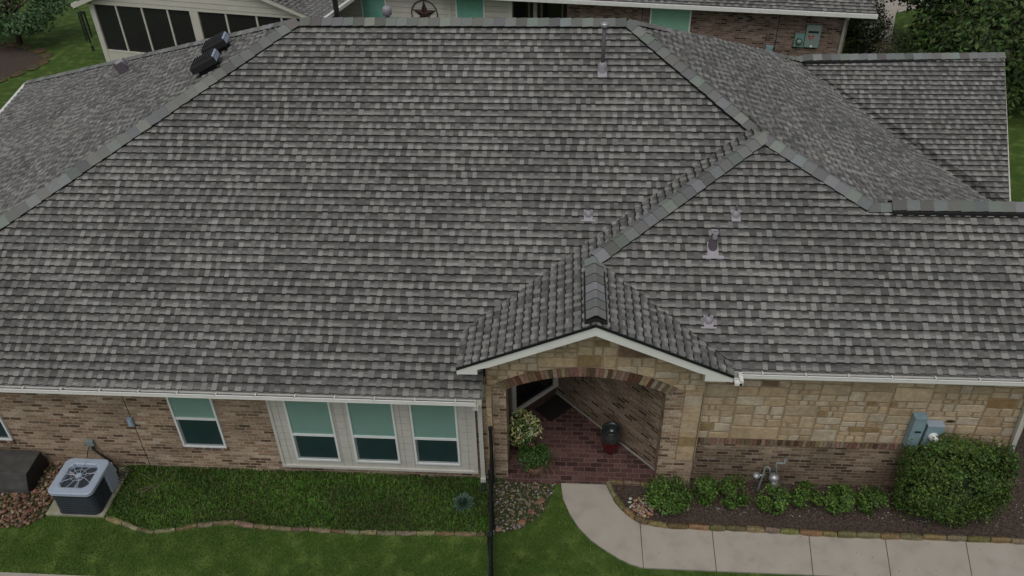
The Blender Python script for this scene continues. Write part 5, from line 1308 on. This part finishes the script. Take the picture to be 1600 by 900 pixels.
# gable above, lap siding
zA = 2.30; uA = UE/2-.3; ue, ze_ = puv(500, 27); ur_, zr_ = puv(437, 0); sp = (zr_-ze_)/(ue-ur_)
apz = ze_+sp*(ue-uA)
mb = MB(); mb.prism([pl_(-.35, 0, ze_-.1), pl_(0, 0, zA-.02), pl_(ue-.35, 0, zA-.02+.05), pl_(ue, 0, ze_-.02), pl_(uA, 0, apz-.02), ], tuple(pn*.14))
gb = mb.build('gable_siding', 'siding2', nh)
mb = MB()
z = zA+.12
while z < apz-.1:
    hw_ = (apz-z)/sp; u0_ = max(-.1, uA-hw_+.05); u1_ = uA+hw_-.1; pbox(mb, u0_, u1_, -.008, 0, z, z+.012); z += .18
mb.build('lap_line', 'groove', gb)
mb = MB(); mb.prism([pl_(uA, -.25, apz+.02), pl_(ue+.05, -.25, ze_+.0), pl_(ue+.05, -.25, ze_-.16), pl_(uA, -.25, apz-.16)], tuple(pn*.05))
mb.prism([pl_(uA, -.25, apz+.02), pl_(-.45, -.25, ze_-.12), pl_(-.45, -.25, ze_-.28), pl_(uA, -.25, apz-.16)], tuple(pn*.05)); mb.build('rake_board', 'siding2', nh)
mb = MB()
def zPf(x, y): u = (Vector((x, y, 0))-OP).dot(pd); return apz-sp*(u-uA)+.02
p4 = [pl_(uA+1.5, -.28, 0), pl_(ue+.1, -.28, 0), pl_(ue+.1, 3, 0), pl_(uA+1.5, 3, 0)]
shingles(mb, [[(p[0], p[1]) for p in p4]], zPf, (-pd.x, -pd.y), seed=93, expo=.15, cell=.12)
pr = mb.build('porch_roof', 'shingle', nh)
mb = MB(); mb.face([pl_(uA, -.27, apz), pl_(ue+.1, -.27, ze_), pl_(ue+.1, 6, ze_), pl_(uA, 6, apz)]); mb.face([pl_(uA, -.27, apz), pl_(-.5, -.27, ze_-.1), pl_(-.5, 6, ze_-.1), pl_(uA, 6, apz)]); mb.build('roof_deck', 'deck', pr)
mb = MB(); pbox(mb, ue+.1, ue+.2, -.28, 3, ze_-.12, ze_+.0); mb.build('porch_gutter', 'gutter', nh)
a_, _ = puv(526, 14, .6); mb = MB(); pbox(mb, a_-.06, a_+.07, .5, .62, 0, 2.9); mb.build('downspout', 'drip', nh)
mb = MB(); pbox(mb, -.55, -.3, -.2, .1, 2.2, 2.3); mb.build('eave_return', 'gutter', nh)
# furniture inside the porch
for px, py, lb_, mt in ((272, 50, 'brown wicker patio chair with a yellow cushion inside the screened porch', 'yellow'), (225, 62, 'dim brown wicker patio chair further left inside the screened porch', 'wood')):
    p = gz(px, py+22, .4); c0 = Vector((p.x, p.y+.3, .05)); t = thing('patio_chair', lb_, 'chair', tuple(c0), 'chairs in the screened porch')
    mb = MB(); mb.box((c0.x-.3, c0.y-.3, .35), (c0.x+.3, c0.y+.3, .42)); mb.build('seat', 'patiochair', t, bevel=.02)
    mb = MB(); mb.box((c0.x-.3, c0.y+.25, .42), (c0.x+.3, c0.y+.32, 1.0)); mb.build('backrest', 'patiochair', t, bevel=.02)
    for sx in (-.27, .27):
        for sy in (-.27, .27): mb = MB(); mb.tube([(c0.x+sx, c0.y+sy, .05), (c0.x+sx, c0.y+sy, .36)], .025, 6); mb.build('leg', 'patiochair', t)
    mb = MB(); mb.box((c0.x-.24, c0.y-.05, .42), (c0.x+.22, c0.y+.22, .85)); mb.build('cushion', mt, t, bevel=.05)
# wind chime hanging at the porch corner
p = at(127, 20, pn, dP-.1); t = thing('wind_chime', 'long dark wind chime hanging over the lawn by the porch corner', 'wind chime', tuple(p))
mb = MB(); mb.lathe([(0, .02), (.14, .01), (.14, -.02), (0, -.03)], p, 16); mb.build('top_disc', 'blackmatte', t)
for i in range(5):
    a = i*1.256; mb = MB(); q = p+Vector((math.cos(a)*.11, math.sin(a)*.11, 0)); mb.tube([q-Vector((0, 0, .05)), q-Vector((0, 0, .85+.05*i))], .026, 8); mb.build('tube', 'blackmatte', t)
mb = MB(); mb.tube([p-Vector((0, 0, .03)), p-Vector((0, 0, 1.25))], .008, 5); mb.box((p.x-.05, p.y-.01, p.z-1.38), (p.x+.05, p.y+.01, p.z-1.2)); mb.build('sail', 'blackmatte', t)
q = Vector(pl_(-.5, -.1, 2.25)); mb = MB(); mb.tube([q, p+Vector((0, 0, .01))], .008, 5); mb.build('cord', 'blackmatte', t)

# ------------------------------------------------------------------ trees behind
def tree(name, base, h, rad, n, size, pal, seed, label, cat, trunk_r=.2, zc=None, clumps=60, group=None, spread=.13):
    t = thing(name, label, cat, (base[0], base[1], 0), group); k = random.Random(seed); zc = zc if zc else h-rad[2]
    mb_ = MB(); mb_.tube([(base[0], base[1], -.1), (base[0]+.1, base[1], zc*.5), (base[0], base[1]+.1, zc), (base[0]+.1, base[1], zc+rad[2]*.6)], [trunk_r, trunk_r*.8, trunk_r*.55, trunk_r*.15], 10); mb_.build('trunk', 'bark', t, smooth=True)
    mb_ = MB()
    for i in range(9):
        a = k.uniform(0, 6.28); e_ = k.uniform(.1, .9); mb_.tube([(base[0], base[1], zc*.7), (base[0]+math.cos(a)*rad[0]*.4, base[1]+math.sin(a)*rad[1]*.4, zc+rad[2]*e_*.3), (base[0]+math.cos(a)*rad[0]*.85, base[1]+math.sin(a)*rad[1]*.85, zc+rad[2]*e_*.6)], [trunk_r*.4, trunk_r*.22, .02], 6)
    mb_.build('limb', 'bark', t)
    mb_ = MB(); leafmass(mb_, (base[0], base[1], zc), rad, n, size, pal, seed, clumps=clumps, spread=spread, shell=.8, up=.5); mb_.build('crown', 'leaf', t)
    return t
TP = [(.035, .065, .014), (.05, .09, .018), (.025, .045, .011), (.075, .125, .025), (.03, .058, .013)]
tree('oak_tree', (18.6, 17.2), 4.6, (3.2, 3.6, 2.5), 15000, .10, TP, 31, 'big dense dark green tree behind the right end of the roof', 'tree', clumps=85)
tree('oak_tree', (17.2, 20.2), 4.4, (1.9, 2.2, 1.6), 6000, .09, TP, 32, 'smaller dark tree with a loose edge over the pale driveway', 'tree', clumps=40)
p = gz(1342, 92); shrub('dark_shrub', (p.x+.2, p.y+.4), .75, 1.7, 3600, .05, [(.018, .03, .01), (.028, .045, .012), (.012, .02, .008)], 33, 'nearly black rounded shrub beside the neighbour downspout', clumps=40)
p = gz(1345, 55); shrub('dark_shrub', (p.x-.1, p.y+.6), .85, 1.8, 3600, .05, [(.018, .03, .01), (.028, .045, .012), (.012, .02, .008)], 34, 'darker shrub farther back, under the end of the neighbour gutter', clumps=40)
p = gz(1378, 95); shrub('dry_shrub', (p.x+.2, p.y), .7, .9, 1500, .04, [(.11, .11, .06), (.16, .15, .09), (.07, .08, .035)], 35, 'thin greyish brown shrub on the driveway edge under the oak', clumps=30)
mp = gz(8, 8, 1.5); tree('maple_tree', (mp.x, mp.y), 2.6, (2.4, 1.7, 1.1), 8000, .075, [(.06, .12, .045), (.08, .15, .06), (.04, .08, .03), (.1, .18, .075)], 36, 'soft light green leafy tree at the top left over the lawn', 'tree', clumps=55, trunk_r=.12)
# mulch ring edging at top left
c0 = gz(22, 112)+Vector((-2.2, .3, 0)); k = random.Random(8)
for i in range(24):
    a = 2*math.pi*i/24; x, y = c0.x+2.75*math.cos(a)*(1+.1*math.sin(3*a)), c0.y+2.45*math.sin(a)
    if x < -20: continue
    mb = MB(); V, Fc = ico(1, k, .36, .24, .05, a+1.57); mb.v = [(x+v[0], y+v[1], .03+v[2]) for v in V]; mb.f = Fc; mb.c = [(.1*k.uniform(.8, 1.2), .075, .04)]*20; mb.m = [0]*20
    tag(mb.build('edging_stone', 'edging', loc=(x, y, 0)), 'brown stone in the ring round the mulch bed behind the roof, top left', 'edging stone', 'stones of the back mulch ring')
